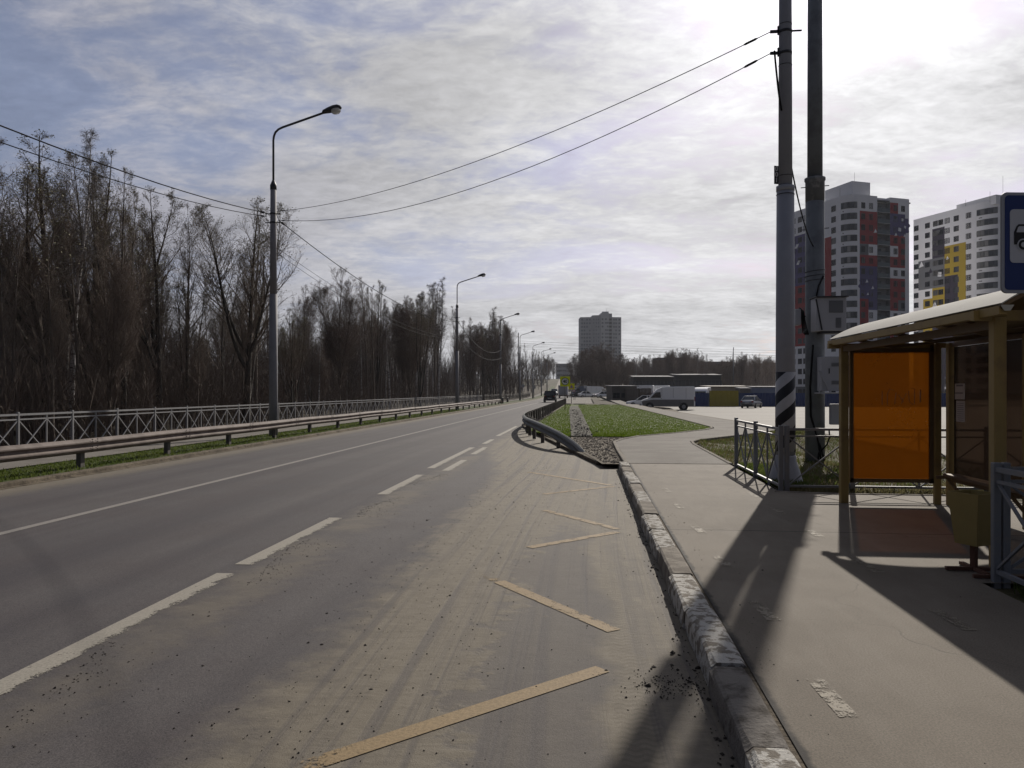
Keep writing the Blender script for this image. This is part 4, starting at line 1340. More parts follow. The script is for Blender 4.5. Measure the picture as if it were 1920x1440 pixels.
B(mb, 'scratched_scrawl', M['fence_white'], SH)
# back wall of smoky sheets
for ya, yb in ((YF - .2, YM + .06), (YM - .06, YN + .06)):
    mb = MB().box((5.085, (ya + yb) / 2, 1.30), (.012, abs(ya - yb) - .02, 1.82))
    B(mb, 'back_panel', M['smoke_sheet'], SH)
    for z_ in (.36, 2.24):
        B(MB().box((5.08, (ya + yb) / 2, z_), (.045, abs(ya - yb), .05)), 'back_rail', M['ochre_dark'], SH)
for z_ in (1.95, 1.7, 1.05, .8):
    B(MB().box((5.0, (YM + YN) / 2, z_), (.03, YM - YN - .1, .03)), 'cross_rail', M['ochre'], SH)
# bench
for dx_ in (-.18, -.09):
    B(MB().box((5.0 + dx_, (YF + YN) / 2 + .05, .47), (.085, YF - YN - 1.2, .035), bev=.006), 'bench_slat', M['wood_seat'], SH)
for y_ in (YF - .5, YM, YN + 1.1):
    mb = MB()
    mb.bar((4.72, y_, .43), (5.05, y_, .43), .04)
    mb.bar((4.86, y_, .42), (5.05, y_, .18), .035)
    B(mb, 'bench_bracket', M['ochre_dark'], SH)
# roof: arched sheet on edge beams, arms and rafters
RY0, RY1 = 6.88, 11.54
RX0, RX1, RZ = 3.50, 5.30, 2.335
half = (RX1 - RX0) / 2
rr = 1.6
ang = math.asin(half / rr)
arc = [(RX0 + half + rr * math.sin(a), RZ + rr * math.cos(a) - rr * math.cos(ang)) for a in np.linspace(-ang, ang, 17)]
mb = MB()
vs = [(x_, yy, z_ + dz_) for dz_ in (0.012, 0.0) for x_, z_ in arc for yy in (RY0, RY1)]
k = len(arc)
fs = [(2 * i, 2 * i + 1, 2 * i + 3, 2 * i + 2) for i in range(k - 1)]
mb.add(vs[:2 * k], fs, 0, True)
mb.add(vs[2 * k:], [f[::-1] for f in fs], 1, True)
for yy, e in ((RY0, 0), (RY1, 1)):
    mb.add([(x_, yy, z_ + dz_) for dz_ in (.012, 0) for x_, z_ in arc], [(i, i + 1, k + i + 1, k + i) for i in range(k - 1)], 0)
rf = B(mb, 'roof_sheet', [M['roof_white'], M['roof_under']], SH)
mb = MB().box((RX0 + .03, (RY0 + RY1) / 2 + .04, RZ - .045), (.07, RY1 - RY0 + .02, .075))
B(mb, 'edge_beam', M['ochre'], SH)
mb = MB().box((RX1 - .03, (RY0 + RY1) / 2, RZ - .045), (.07, RY1 - RY0, .075))
B(mb, 'edge_beam', M['ochre_dark'], SH)
for yy in (RY0 + .03, YN, 8.4, YM, 10.5):
    mb = MB()
    for i in range(k - 1):
        mb.bar((arc[i][0], yy, arc[i][1] - .022), (arc[i + 1][0], yy, arc[i + 1][1] - .022), .03, .035)
    B(mb, 'roof_rib', M['ochre_dark'], SH)
for yy in (YN, YF):
    mb = MB().box(((XF + 5.08) / 2 - .05, yy, 2.275 if yy < YF else 2.243), (1.75, .07, .09 if yy < YF else .07))
    B(mb, 'cross_beam', M['ochre'], SH)
mb = MB()
mb.box((XF, (YN + YF) / 2, 2.20), (.06, YF - YN - .12, .08))
B(mb, 'front_beam', M['ochre_dark'], SH)
mb = MB()
mb.box((5.08, (YN + YF) / 2 - .06, 2.33), (.05, YF - YN + .3, .05))
B(mb, 'back_beam', M['ochre_dark'], SH)
for yy in (8.2, 9.4, 10.6):
    mb = MB().bar((RX0 + .05, yy, RZ - .05), (XF + .35, yy + .0, 2.18), .04)
    mb.bar((XF + .35, yy, 2.18), (5.05, yy, 2.30), .035)
    B(mb, 'roof_arm', M['ochre_dark'], SH)
mb = MB().add([(RX0 - .012, RY0 - .006, RZ - .005), (RX0 + .10, RY0 - .006, RZ - .005), (RX0 + .07, RY0 - .006, RZ - .055), (RX0 + .02, RY0 - .006, RZ - .055)], [(0, 1, 2, 3)])
B(mb, 'beam_cap', M['roof_white'], SH)
# notices stuck on the back panel
for lb, y0, z0, z1, wd in (('upper white paper notice with a grey heading on the smoky shelter panel', 11.02, 1.485, 1.70, .27), ('lower tall white paper timetable on the smoky shelter panel', 11.0, 1.18, 1.465, .24)):
    nt = thing('paper_notice', lb, 'notice', (5.068, y0, z0))
    MB().box((0, 0, (z1 - z0) / 2), (.004, wd, z1 - z0)).build('sheet', M['paper'], nt)
    mb = MB()
    hh = z1 - z0
    if hh < .25:
        mb.box((-.003, 0, hh * .88), (.002, wd * .7, .025))
        mb.box((-.003, .02, hh * .40), (.002, wd * .8, .018))
    else:
        for i in range(9):
            mb.box((-.003, 0, hh * (.08 + .1 * i)), (.002, wd * .75, .008))
    mb.build('print', M['print'], nt)

# ---- litter bin
BN = thing('litter_bin', 'yellow tapered litter bin on a rusty cross foot before the shelter post', 'litter bin', (3.43, 7.20, 0), R(28))
mb = MB()
w0, w1, z0, z1 = .105, .148, .24, .70
for (ra, rb, za, zb, flip) in ((w0, w1, z0, z1, 0), (w1 - .012, w0 - .01, z1, z0 + .02, 0)):
    vs = [(sx * r_, sy * r_, zz) for r_, zz in ((ra, za), (rb, zb)) for sx, sy in ((-1, -1), (1, -1), (1, 1), (-1, 1))]
    mb.add(vs, [(i, (i + 1) % 4, 4 + (i + 1) % 4, 4 + i) for i in range(4)])
mb.add([(sx * w1, sy * w1, z1) for sx, sy in ((-1, -1), (1, -1), (1, 1), (-1, 1))] + [(sx * (w1 - .012), sy * (w1 - .012), z1) for sx, sy in ((-1, -1), (1, -1), (1, 1), (-1, 1))], [(i, (i + 1) % 4, 4 + (i + 1) % 4, 4 + i) for i in range(4)])
mb.add([(sx * w0, sy * w0, z0) for sx, sy in ((-1, -1), (1, -1), (1, 1), (-1, 1))], [(3, 2, 1, 0)])
mb.build('bucket', M['bin_yellow'], BN)
mb = MB()
mb.bar((0, 0, .02), (0, 0, .26), .045)
mb.build('stem', M['rust'], BN)
for a in (R(-28), R(62)):
    mb = MB()
    dx_, dy_ = math.cos(a) * .24, math.sin(a) * .24
    mb.bar((-dx_, -dy_, .02), (dx_, dy_, .02), .035, .03)
    mb.build('foot_bar', M['rust'], BN)
o = thing('ground_bar', 'rusty flat bar lying on the pavement at the corner fence post', 'metal bar', (3.42, 6.86, 0))
MB().bar((-.13, .06, .018), (.38, .02, .018), .03).build('bar', M['rust'], o)


# ---- traffic signs
def rrect(w_, h_, r_, n=5):
    pts = []
    for cx, cy, a0 in ((w_ / 2 - r_, h_ / 2 - r_, 0), (-w_ / 2 + r_, h_ / 2 - r_, 90), (-w_ / 2 + r_, -h_ / 2 + r_, 180), (w_ / 2 - r_, -h_ / 2 + r_, 270)):
        for k in range(n + 1):
            a = R(a0 + 90 * k / n)
            pts.append((cx + r_ * math.cos(a), cy + r_ * math.sin(a)))
    return pts


def disc(r_, n=28):
    return [(r_ * math.cos(2 * math.pi * k / n), r_ * math.sin(2 * math.pi * k / n)) for k in range(n)]


FACE = lambda z_, y_=0.0, x_=0.0: Matrix.Translation((x_, y_, z_)) @ Matrix.Rotation(R(90), 4, 'X')   # local XY of the plate -> XZ, thickness towards -Y

sp = P(1941, 5.9, 0)
BS = thing('bus_stop_sign', 'blue bus stop sign with a bus pictogram in front of the shelter roof', 'traffic sign', sp, R(YAW + 2))
MB().tube([(0, .05, 0), (0, .05, 3.2)], .03, 12).build('post', M['fence_grey'], BS)
zc_ = ZH(455.5, 5.9)
W_, H_ = .535, .775
MB().prism(rrect(W_, H_, .045), .012, FACE(zc_, 0.012)).build('plate', M['sign_back'], BS)
MB().prism(rrect(W_ - .004, H_ - .004, .044), .003, FACE(zc_, -.001)).build('border', M['sign_edge'], BS)
MB().prism(rrect(W_ - .05, H_ - .05, .03), .003, FACE(zc_, -.0045)).build('blue_field', M['sign_blue'], BS)
MB().prism(rrect(.41, .41, .03), .003, FACE(zc_ + .05, -.008)).build('white_field', M['sign_white'], BS)
mb = MB()
bz = zc_ + .05
busp = [(-.175, -.065), (-.175, .03), (-.155, .075), (-.14, .09), (.175, .09), (.175, -.065)]
mb.prism(busp, .003, FACE(bz + .0, -.0115))
mb.build('bus_pictogram', M['black_paint'], BS)
mb = MB()
mb.prism([(-.158, .028), (-.145, .066), (-.135, .074), (-.095, .074), (-.095, .028)], .002, FACE(bz, -.0150))
for k in range(4):
    mb.prism(rrect(.055, .042, .006), .002, FACE(bz + .052, -.0150, -.05 + .063 * k))
for x_ in (-.105, .11):
    mb.prism(disc(.047), .002, FACE(bz - .068, -.0150, x_))
mb.build('pictogram_gaps', M['sign_white'], BS)
mb = MB()
for x_ in (-.105, .11):
    ring = disc(.038)
    mb.prism(ring, .002, FACE(bz - .068, -.0175, x_))
mb.build('wheel_marks', M['black_paint'], BS)
mb = MB()
for x_ in (-.105, .11):
    mb.prism(disc(.020), .002, FACE(bz - .068, -.0200, x_))
mb.build('wheel_hubs', M['sign_white'], BS)

q = P(1059.5, 66, -.03)
S4 = thing('speed_sign', 'speed limit sign 40 on a bright yellow square plate above the lawn', 'traffic sign', q, R(YAW))
MB().tube([(0, .05, -.2), (0, .05, 2.95)], .032, 8).build('post', M['rail_back'], S4)
zc_ = ZH(715.2, 66) + .03
MB().prism(rrect(.86, .86, .03), .012, FACE(zc_)).build('plate', M['sign_yellow'], S4)
MB().prism(disc(.325), .003, FACE(zc_, -.014)).build('ring', M['black_paint'], S4)
MB().prism(disc(.275), .003, FACE(zc_, -.018)).build('disc', M['disc_white'], S4)
me = text_poly('40', .40, .012)
me.materials.append(M['black_paint'])
o = put('figures', me, S4, (0, -.024, zc_ - .005))
o.rotation_euler = (R(90), 0, 0)
o.scale = (.92, 1.0, 1)

q = P(1071.5, 105, -.1)
SW = thing('warning_sign', 'yellow square sign with a dark triangle partly hidden behind the 40 sign', 'traffic sign', q, R(YAW))
MB().tube([(0, .05, -.2), (0, .05, 2.6)], .04, 8).build('post', M['rail_back'], SW)
zc_ = ZH(724.5, 105) + .1
MB().prism(rrect(.85, .80, .03), .012, FACE(zc_)).build('plate', M['sign_yellow'], SW)
MB().prism([(-.33, -.27), (.33, -.27), (0, .30)], .003, FACE(zc_, -.014)).build('triangle', M['sign_red'], SW)
MB().prism([(-.22, -.205), (.22, -.205), (0, .18)], .003, FACE(zc_, -.018)).build('triangle_field', M['sign_white'], SW)
mb = MB().prism([(-.09, -.17), (-.03, -.17), (.02, -.08), (.06, -.17), (.10, -.17), (.04, .0), (.0, .08), (-.05, .0)], .002, FACE(zc_, -.022))
mb.build('figure', M['black_paint'], SW)
for px_, py_, D, w_, h_, lb, mt in ((1078.3, 726.5, 150, .5, .75, 'small white plate on a post beside the yellow warning sign', 'sign_white'), (1084, 721, 190, .7, .55, 'small grey plate on a post in front of the dark tree clump', 'sign_back'),
                                    (1098, 725.5, 185, .75, .6, 'small pale plate on a post above the parked white car', 'sign_white')):
    q = P(px_, D, 0)
    q.z = float(gz(q.x, q.y))
    o = thing('small_sign', lb, 'traffic sign', q, R(YAW))
    zc_ = ZH(py_, D) - q.z
    MB().tube([(0, .05, -.2), (0, .05, zc_ + h_ / 2)], .035, 6).build('post', M['rail_back'], o)
    MB().prism(rrect(w_, h_, .03), .012, FACE(zc_)).build('plate', M[mt], o)
    MB().box((0, -.016, zc_), (w_ * .7, .006, h_ * .2)).build('mark', M['sign_blue'], o)
q = P(1076, 150, 0)
q.z = float(gz(q.x, q.y))
o = thing('small_sign', 'small round white sign low on a post right of the grey truck', 'traffic sign', q, R(YAW))
zc_ = ZH(732.5, 150) - q.z
MB().tube([(0, .05, -.2), (0, .05, zc_)], .035, 6).build('post', M['rail_back'], o)
MB().prism(disc(.27, 20), .012, FACE(zc_)).build('plate', M['sign_red'], o)
MB().prism(disc(.20, 20), .004, FACE(zc_, -.014)).build('plate_field', M['sign_white'], o)
q = P(980.6, 140, -.05)
o = thing('sign_seen_from_behind', 'grey round sign seen from behind beside the fourth lamp post', 'traffic sign', q, R(YAW))
zc_ = ZH(723.5, 140) + .05
MB().tube([(0, -.03, -.2), (0, -.03, zc_ + .3)], .05, 8).build('post', M['sign_back'], o)
MB().prism(disc(.34, 20), .015, FACE(zc_, .03)).build('plate', M['sign_back'], o)
q = P(1001.3, 170, 0)
o = thing('sign_seen_from_behind', 'grey square sign seen from behind beside the fifth lamp post', 'traffic sign', q, R(YAW))
zc_ = ZH(725.5, 170)
MB().tube([(0, -.03, -.2), (0, -.03, zc_ + .3)], .05, 8).build('post', M['sign_back'], o)
MB().box((0, .03, zc_), (.75, .015, .75)).build('plate', M['sign_back'], o)
for px_, py0, py1, D, lb in ((942, 741, 752.5, 103, 'dark slim bollard just right of the third lamp post'), (951.5, 742, 750.5, 116, 'short dark bollard on the left verge beyond the guard rail end')):
    q = P(px_, D, 0)
    q.z = -.09
    o = thing('bollard', lb, 'bollard', q)
    hh = (py1 - py0) / 1440 * D
    MB().lathe([(.16, -.1), (.16, hh * .7), (.13, hh * .9), (.05, hh)], n=10).build('shaft', M['black_paint'], o)
    MB().lathe([(.165, hh * .55), (.165, hh * .62)], n=10).build('band', M['rail_back'], o)

# ================================================================== BUILDINGS
def camrel(q, a):
    """world point of camera-frame coordinates"""
    return Vector((-_s * q[1] + _c * q[0], _c * q[1] + _s * q[0], a))


def window_meshes(w_, h_, mull=2):
    mb = MB()
    f = .07
    for x_ in (-w_ / 2 + f / 2, w_ / 2 - f / 2):
        mb.box((x_, 0, 0), (f, .10, h_))
    for z_ in (-h_ / 2 + f / 2, h_ / 2 - f / 2):
        mb.box((0, 0, z_), (w_ - 2 * f, .10, f))
    for i in range(1, mull + 1):
        mb.box((-w_ / 2 + w_ * i / (mull + 1), 0, 0), (f * .9, .09, h_ - 2 * f))
    fr = mb.mesh('window', M['win_frame'])
    pn = MB().box((0, .025, 0), (w_ - .02, .02, h_ - .02)).mesh('pane', M['glass'])
    return fr, pn


GEAR = [(math.cos(a) * (1.0 if i % 4 < 2 else .84), math.sin(a) * (1.0 if i % 4 < 2 else .84)) for i, a in enumerate(np.linspace(0, 2 * math.pi, 40, endpoint=False))]


def apartment(label, Cc, r_c, W_, L_, colL, colF, win_left, win_front, bay, recess, murals, steps, name='apartment_block'):
    """Cc: sharp corner in camera-frame metres; front runs right, left side runs away"""
    rotc = 17.5
    d_ = Vector((math.cos(R(rotc)), math.sin(R(rotc))))
    e_ = Vector((-math.sin(R(rotc)), math.cos(R(rotc))))

    def u_of(px, v):
        k = (px - 960) / 1440
        return (k * Cc[1] - Cc[0]) / (v.x - k * v.y)

    def px_of(u, v):
        q = Vector(Cc) + v * u
        return 960 + 1440 * q.x / q.y

    root = thing(name, label, 'apartment block', camrel(Cc, 0), R(rotc + YAW))
    names = ['wall_white', 'wall_red', 'wall_purple', 'wall_grey', 'wall_yellow', 'wall_dark', 'bal_glass']
    mi = {n_: i for i, n_ in enumerate(names)}
    zt = [54.2 - 3.02 * k for k in range(19)]
    mb = MB()

    def wall(pa, pb, cols, top=55.6):
        mb.add([(*pa, zt[0]), (*pb, zt[0]), (*pb, top), (*pa, top)], [(0, 1, 2, 3)], 0)
        for k in range(18):
            mb.add([(*pa, zt[k + 1]), (*pb, zt[k + 1]), (*pb, zt[k]), (*pa, zt[k])], [(0, 1, 2, 3)], mi[cols[k]])
        mb.add([(*pa, -2), (*pb, -2), (*pb, zt[18]), (*pa, zt[18])], [(0, 1, 2, 3)], 3)

    us = sorted({L_, r_c} | {min(max(u_of(px, e_), r_c), L_) for px, _ in colL if r_c < u_of(px, e_) < L_}, reverse=True)
    pick = lambda cols, px: [c for p_, c in cols if p_ <= px][-1]
    W18 = ['wall_white'] * 18
    for a, b in zip(us[:-1], us[1:]):
        cc = pick(colL, px_of((a + b) / 2, e_))
        wall((0, a), (0, b), [cc(k) for k in range(18)], 55.6 - (steps if a > steps * 20 and steps else 0))
    arc_ = [(r_c - r_c * math.cos(t_), r_c - r_c * math.sin(t_)) for t_ in np.linspace(0, math.pi / 2, 11)]
    for a, b in zip(arc_[:-1], arc_[1:]):
        wall(a, b, W18)
    rec = [u_of(px, d_) for px in recess] if recess else None
    xs = {r_c, W_ - 1.2} | {u_of(px, d_) for px, _ in colF if r_c < u_of(px, d_) < W_ - 1.2}
    if rec:
        xs |= set(rec)
    xs = sorted(xs)
    for a, b in zip(xs[:-1], xs[1:]):
        mid_ = (a + b) / 2
        cc = pick(colF, px_of(mid_, d_))
        cols = [cc(k) for k in range(18)]
        if rec and rec[0] - .01 < mid_ < rec[1] + .01:
            wall((a, 0), (a, 1.4), ['wall_grey'] * 18)
            wall((a, 1.4), (b, 1.4), ['wall_grey'] * 18)
            wall((b, 1.4), (b, 0), ['wall_grey'] * 18)
        else:
            wall((a, 0), (b, 0), cols)
    arc2 = [(W_ - 1.2 + 1.2 * math.sin(t_), 1.2 - 1.2 * math.cos(t_)) for t_ in np.linspace(0, math.pi / 2, 5)]
    for a, b in zip(arc2[:-1], arc2[1:]):
        wall(a, b, W18)
    wall((W_, 1.2), (W_, L_), W18)
    wall((W_, L_), (0, L_), W18)
    mb.build('wall', [M[n_] for n_ in names], root)
    rp = [(.1, L_ - .1)] + [(x_ + .1, y_ + .1) for x_, y_ in arc_] + [(W_ - .1, .1), (W_ - .1, L_ - .1)]
    MB().prism(rp, .3, Matrix.Translation((0, 0, 54.4))).build('roof', M['wall_grey'], root)
    # stair head and aerials on the roof
    if recess:
        MB().box((7.4, 9.0, 57.2), (6.2, 11.0, 6.2)).build('roof_house', M['wall_white'], root)
    else:
        MB().box((6.0, 9.0, 55.6), (10.0, 13.0, 2.6)).build('roof_house', M['wall_white'], root)
    mb = MB()
    for x_, y_, h_ in ((.6, 4.0, 2.6), (.6, 12, 2.2), (6.0, 4.5, 7.6)):
        mb.tube([(x_, y_, 55), (x_, y_, 55.5 + h_)], .035, 5)
    mb.build('aerial', M['dark_steel'], root)
    # windows
    fr3, pn3 = window_meshes(1.75, 1.62, 2)
    fr2, pn2 = window_meshes(1.25, 1.62, 1)
    pn_alt = []
    for me_ in (pn3, pn2):
        row_ = []
        for gm in ('glass_mid', 'glass_pale'):
            q_ = me_.copy()
            q_.materials[0] = M[gm]
            row_.append(q_)
        pn_alt.append(row_)
    spots = []
    for px, wide in win_front:
        for k in range(18):
            spots.append((u_of(px, d_), 'F', k, wide))
    for px, wide in win_left:
        for k in range(18):
            spots.append((u_of(px, e_), 'L', k, wide))
    spots.sort(key=lambda s_: (s_[2], s_[1] == 'L'))
    n_made, rest_f = 0, MB()
    for u, face, k, wide in spots:
        z_ = 52.7 - 3.02 * k
        loc = (u, -.015, z_) if face == 'F' else (-.015, u, z_)
        rz_ = 0 if face == 'F' else R(-90)
        fr, pn = (fr3, pn3) if wide else (fr2, pn2)
        if n_made < 100:
            o = put('window', fr, root, loc, rz_)
            put('pane', pn if (n_made * 7) % 5 else pn_alt[0 if wide else 1][(n_made // 5) % 2], o)
            n_made += 1
        else:
            w_ = 1.75 if wide else 1.25
            if face == 'F':
                rest_f.box(loc, (w_, .10, 1.62), 0, 0)
                for j in (-1, 1):
                    rest_f.box((u + j * w_ * .22, -.06, z_), (w_ * .36, .03, 1.40), 0, 1)
            else:
                rest_f.box(loc, (.10, w_, 1.62), 0, 0)
                for j in (-1, 1):
                    rest_f.box((-.06, u + j * w_ * .22, z_), (.03, w_ * .36, 1.40), 0, 1)
    if rest_f.v:
        o = rest_f.build('remaining_windows', [M['win_frame'], M['glass']], root)
        o['kind'] = 'stuff'
    # glazed curved bays round the corner
    a0, a1 = bay
    def bay_mesh(off, h_, m_, n_=10, name_='bay_window'):
        mb_ = MB()
        rr_ = r_c + off
        ts = np.linspace(a0, a1, n_ + 1)
        for p_, q_ in zip(ts[:-1], ts[1:]):
            A_ = (r_c - rr_ * math.cos(p_), r_c - rr_ * math.sin(p_))
            B_ = (r_c - rr_ * math.cos(q_), r_c - rr_ * math.sin(q_))
            mb_.add([(*A_, -h_ / 2), (*B_, -h_ / 2), (*B_, h_ / 2), (*A_, h_ / 2)], [(0, 1, 2, 3)])
        return mb_
    mbf = bay_mesh(.05, 1.75, None)
    ts = np.linspace(a0, a1, 6)
    fme = mbf.mesh('bay_window', M['win_frame'])
    mbp = MB()
    for p_, q_ in zip(ts[:-1], ts[1:]):
        g0, g1 = p_ + (a1 - a0) * .014, q_ - (a1 - a0) * .014
        rr_ = r_c + .09
        A_ = (r_c - rr_ * math.cos(g0), r_c - rr_ * math.sin(g0))
        B_ = (r_c - rr_ * math.cos(g1), r_c - rr_ * math.sin(g1))
        mbp.add([(*A_, -.74), (*B_, -.74), (*B_, .74), (*A_, .74)], [(0, 1, 2, 3)])
    mbp.mi = [(0, 1, 0, 0, 1)[i % 5] for i in range(len(mbp.f))]
    pme = mbp.mesh('pane', [M['glass'], M['glass_mid']])
    mbp.mi = [(1, 0, 2, 0, 0)[i % 5] for i in range(len(mbp.f))]
    pme2 = mbp.mesh('pane', [M['glass'], M['glass_mid'], M['glass_pale']])
    vme = MB()
    rr_ = r_c + .06
    g0 = a0 + (a1 - a0) * .12
    A_ = (r_c - rr_ * math.cos(g0), r_c - rr_ * math.sin(g0))
    B_ = (r_c - rr_ * math.cos(g0 + .12), r_c - rr_ * math.sin(g0 + .12))
    vme.add([(*A_, -1.72), (*B_, -1.72), (*B_, -1.45), (*A_, -1.45)], [(0, 1, 2, 3)])
    vme = vme.mesh('vent_grille', M['grille'])
    for k in range(18):
        z_ = 52.7 - 3.02 * k
        o = put('bay_window', fme, root, (0, 0, z_))
        put('pane', pme2 if (k * 5) % 7 in (1, 4, 6) else pme, o)
        if k % 3 != 1:
            put('vent_grille', vme, o)
    # recessed balconies
    if rec:
        wB = rec[1] - rec[0]
        sl = MB().box((wB / 2, .60, 0), (wB - .02, 1.56, .18)).mesh('balcony', M['slab'])
        gl_ = MB().box((wB / 2, -.12, .62), (wB - .06, .03, 1.02)).box((wB / 2, -.12, 1.17), (wB - .04, .06, .06)).mesh('railing', M['bal_glass'])
        dr = MB().box((wB * .35, 1.36, 1.15), (wB * .5, .06, 2.1)).mesh('balcony_door', M['glass'])
        for k in range(18):
            o = put('balcony', sl, root, (rec[0], 0, 54.2 - 3.02 * (k + 1) + .05))
            put('railing', gl_, o)
            put('balcony_door', dr, o)
    # painted discs and splinters of the wall mural
    if murals:
        mm = [M['wall_purple'], M['wall_white'], M['wall_grey'], M['wall_red'], M['wall_dark']]
        for n_m, (face, px, z_, rad, m_i, shape) in enumerate(murals):
            v = d_ if face == 'F' else e_
            u = u_of(px, v)
            pts = GEAR if shape == 'gear' else (disc(1.0, 36) if shape == 'disc' else shape)
            lay = .008 if shape in ('gear', 'disc') else .016
            poly = [(a * rad, b * rad) for a, b in pts]
            if face == 'F':
                mt = Matrix.Translation((u, .001, z_)) @ Matrix.Rotation(R(90), 4, 'X')
            else:
                mt = Matrix.Translation((.001, u, z_)) @ Matrix.Rotation(R(-90), 4, 'Z') @ Matrix.Rotation(R(90), 4, 'X')
            MB().prism(poly, lay + .002 * (n_m % 3), mt, 0).build('painted_motif', mm[m_i], root)
    return root


def seq(txt):
    code = {'W': 'wall_white', 'R': 'wall_red', 'P': 'wall_purple', 'G': 'wall_grey', 'Y': 'wall_yellow', 'D': 'wall_dark'}
    txt = (txt + txt[-1] * 18)[:18]
    return lambda k: code[txt[k]]


star = [(-.9, .3), (-.35, .35), (-.1, .95), (.2, .3), (.9, .15), (.35, -.15), (.45, -.9), (-.05, -.4), (-.7, -.75), (-.4, -.1)]
sq = [(-.5, -.35), (.35, -.5), (.5, .35), (-.35, .5)]
tri = [(-.5, -.5), (.6, -.35), (.1, .6)]
colL1 = [(1400, seq('WWWPPPPRRRRPPPWWGG')), (1487, seq('WWPPPPPRRRRRRWWWWG')), (1510, seq('WWWWWWWRRRRRWWWWWW')), (1545, seq('WWWRRRRRRWWWWWWRRW')), (1559, seq('W'))]
colF1 = [(1500, seq('W')), (1612, seq('WRRRGRPPPRRRWRRWWW')), (1628.5, seq('WRRRWRPPPPWWWRWWWW')), (1645, seq('G')), (1669, seq('RPPRWRWRRRWWRRWWWW')), (1684, seq('WPPRRRWRRGWWRRWWWW')), (1697, seq('W'))]
mur1 = [('F', 1690, 47.9, 3.1, 0, 'gear'), ('F', 1692, 49.6, .9, 1, sq), ('F', 1687, 46.8, 1.15, 1, sq), ('F', 1697, 47.6, .8, 1, sq), ('F', 1679.5, 45.4, .9, 1, tri), ('F', 1696, 45.2, .8, 1, tri),
        ('F', 1626, 30.6, 3.0, 0, 'gear'), ('F', 1625, 31.9, .9, 1, tri), ('F', 1636, 30.2, .9, 1, tri), ('F', 1627, 28.4, .7, 1, tri),
        ('F', 1641, 45.9, 1.1, 1, tri), ('L', 1494, 45.0, 1.8, 1, [(-.5, -.3), (.1, -.35), (.5, .3), (-.1, .35)]), ('L', 1497, 40.0, 1.8, 1, [(-.5, -.3), (.1, -.35), (.5, .3), (-.1, .35)])]
apartment('white high-rise with red and violet panels behind the two tall poles', (92.0, 210.0), 3.2, 21.5, 24.5, colL1, colF1, [(1489, 0), (1500, 1), (1510, 1), (1530, 1), (1563, 1)],
          [(1618.5, 0), (1633, 0), (1679, 0), (1693, 0)], (.10, 1.48), (1645, 1668.5), mur1, 0)
colL2 = [(1600, seq('W')), (1722, seq('WWWWGGGWWWGGWWWWWW')), (1731, seq('WWWWGGGWYYYYYYYYYW')), (1748, seq('WDDDGGGYYDDDDDDDDD')), (1771, seq('WWWYYYDDDDDDDDDDGW')), (1796, seq('WWWYYYYYYYWWWWWWWW')), (1811, seq('W'))]
mur2 = [('L', 1727, 41, 1.7, 1, tri), ('L', 1744, 38.5, 1.5, 4, tri), ('L', 1752, 46.0, 2.0, 4, tri), ('L', 1752, 28, 1.6, 1, tri), ('L', 1768, 24, 1.7, 1, tri), ('L', 1762, 37, 1.6, 1, sq), ('L', 1776, 41.5, 1.0, 1, tri), ('L', 1759, 50.0, 1.1, 2, sq)]
apartment('white high-rise with yellow and dark plum panels above the shelter roof', (136.0, 213.5), 8.0, 24, 30.5, colL2, [(1700, seq('W'))], [(1718, 1), (1739, 1), (1754, 1), (1764, 1), (1776, 1), (1793, 1), (1816, 1)],
          [(1935, 0), (1950, 0), (1975, 0)], (.03, .72), None, mur2, 0)

# grey tower block far down the road
TW = thing('tower_block', 'grey panel tower block standing alone above the trees in the distance', 'tower block', P(1089, 600, 0), R(YAW))
zb_ = 4.0
T = lambda px: (px - 1089) / 1440 * 600
mb = MB().prism([(0, 4), (9.2, 3), (9.2, 20), (0, 20)], 59.6 - zb_, Matrix.Translation((0, 0, zb_)))
mb.build('wing', M['tower_wall'], TW)
mb = MB().prism([(9.22, 2.4), (15.6, .6), (15.6, 20), (9.22, 20)], 60.9 - zb_, Matrix.Translation((0, 0, zb_)))
mb.build('wing', M['tower_wall'], TW)
mb = MB().prism([(15.62, 0), (22.0, 0), (22.0, 20), (15.62, 20)], 62.4 - zb_, Matrix.Translation((0, 0, zb_)))
mb.build('core', M['tower_trim'], TW)
mb = MB().prism([(22.02, 1.6), (24.6, 1.6), (24.6, 20), (22.02, 20)], 62.3 - zb_, Matrix.Translation((0, 0, zb_)))
mb.build('balcony_shaft', M['tower_wall'], TW)
mb = MB().prism([(24.62, 3.0), (32.2, 4.0), (32.2, 20), (24.62, 20)], 59.6 - zb_, Matrix.Translation((0, 0, zb_)))
mb.build('wing', M['tower_trim'], TW)
mb = MB().box((20.0, 8, 63.0), (5, 5, 2.4))
mb.tube([(21, 8, 63), (21, 8, 67)], .08, 5)
mb.build('roof_house', M['tower_wall'], TW)
wm = MB().box((0, 0, 0), (1.25, .10, 1.35)).mesh('window', M['tower_window'])
bm_ = MB().box((0, 0, 0), (2.1, .12, 1.5)).mesh('balcony_opening', M['black_paint'])
nwin = 0
rest = MB()
for k in range(17):
    z_ = 57.6 - 2.83 * k
    put('balcony_opening', bm_, TW, (23.35, 1.57, z_))
    for x_, y_ in ((1.3, 3.83), (3.2, 3.62), (5.2, 3.40), (7.4, 3.16), (10.6, 1.98), (12.4, 1.47), (14.2, .96), (17.0, -.03), (19.6, -.03), (21.1, -.03), (26.3, 3.2), (28.0, 3.42), (30.6, 3.76)):
        if (k * 7 + int(x_ * 3)) % 9 == 0:
            continue
        if nwin < 100:
            put('window', wm, TW, (x_, y_, z_))
            nwin += 1
        else:
            rest.box((x_, y_, z_), (1.25, .10, 1.35))
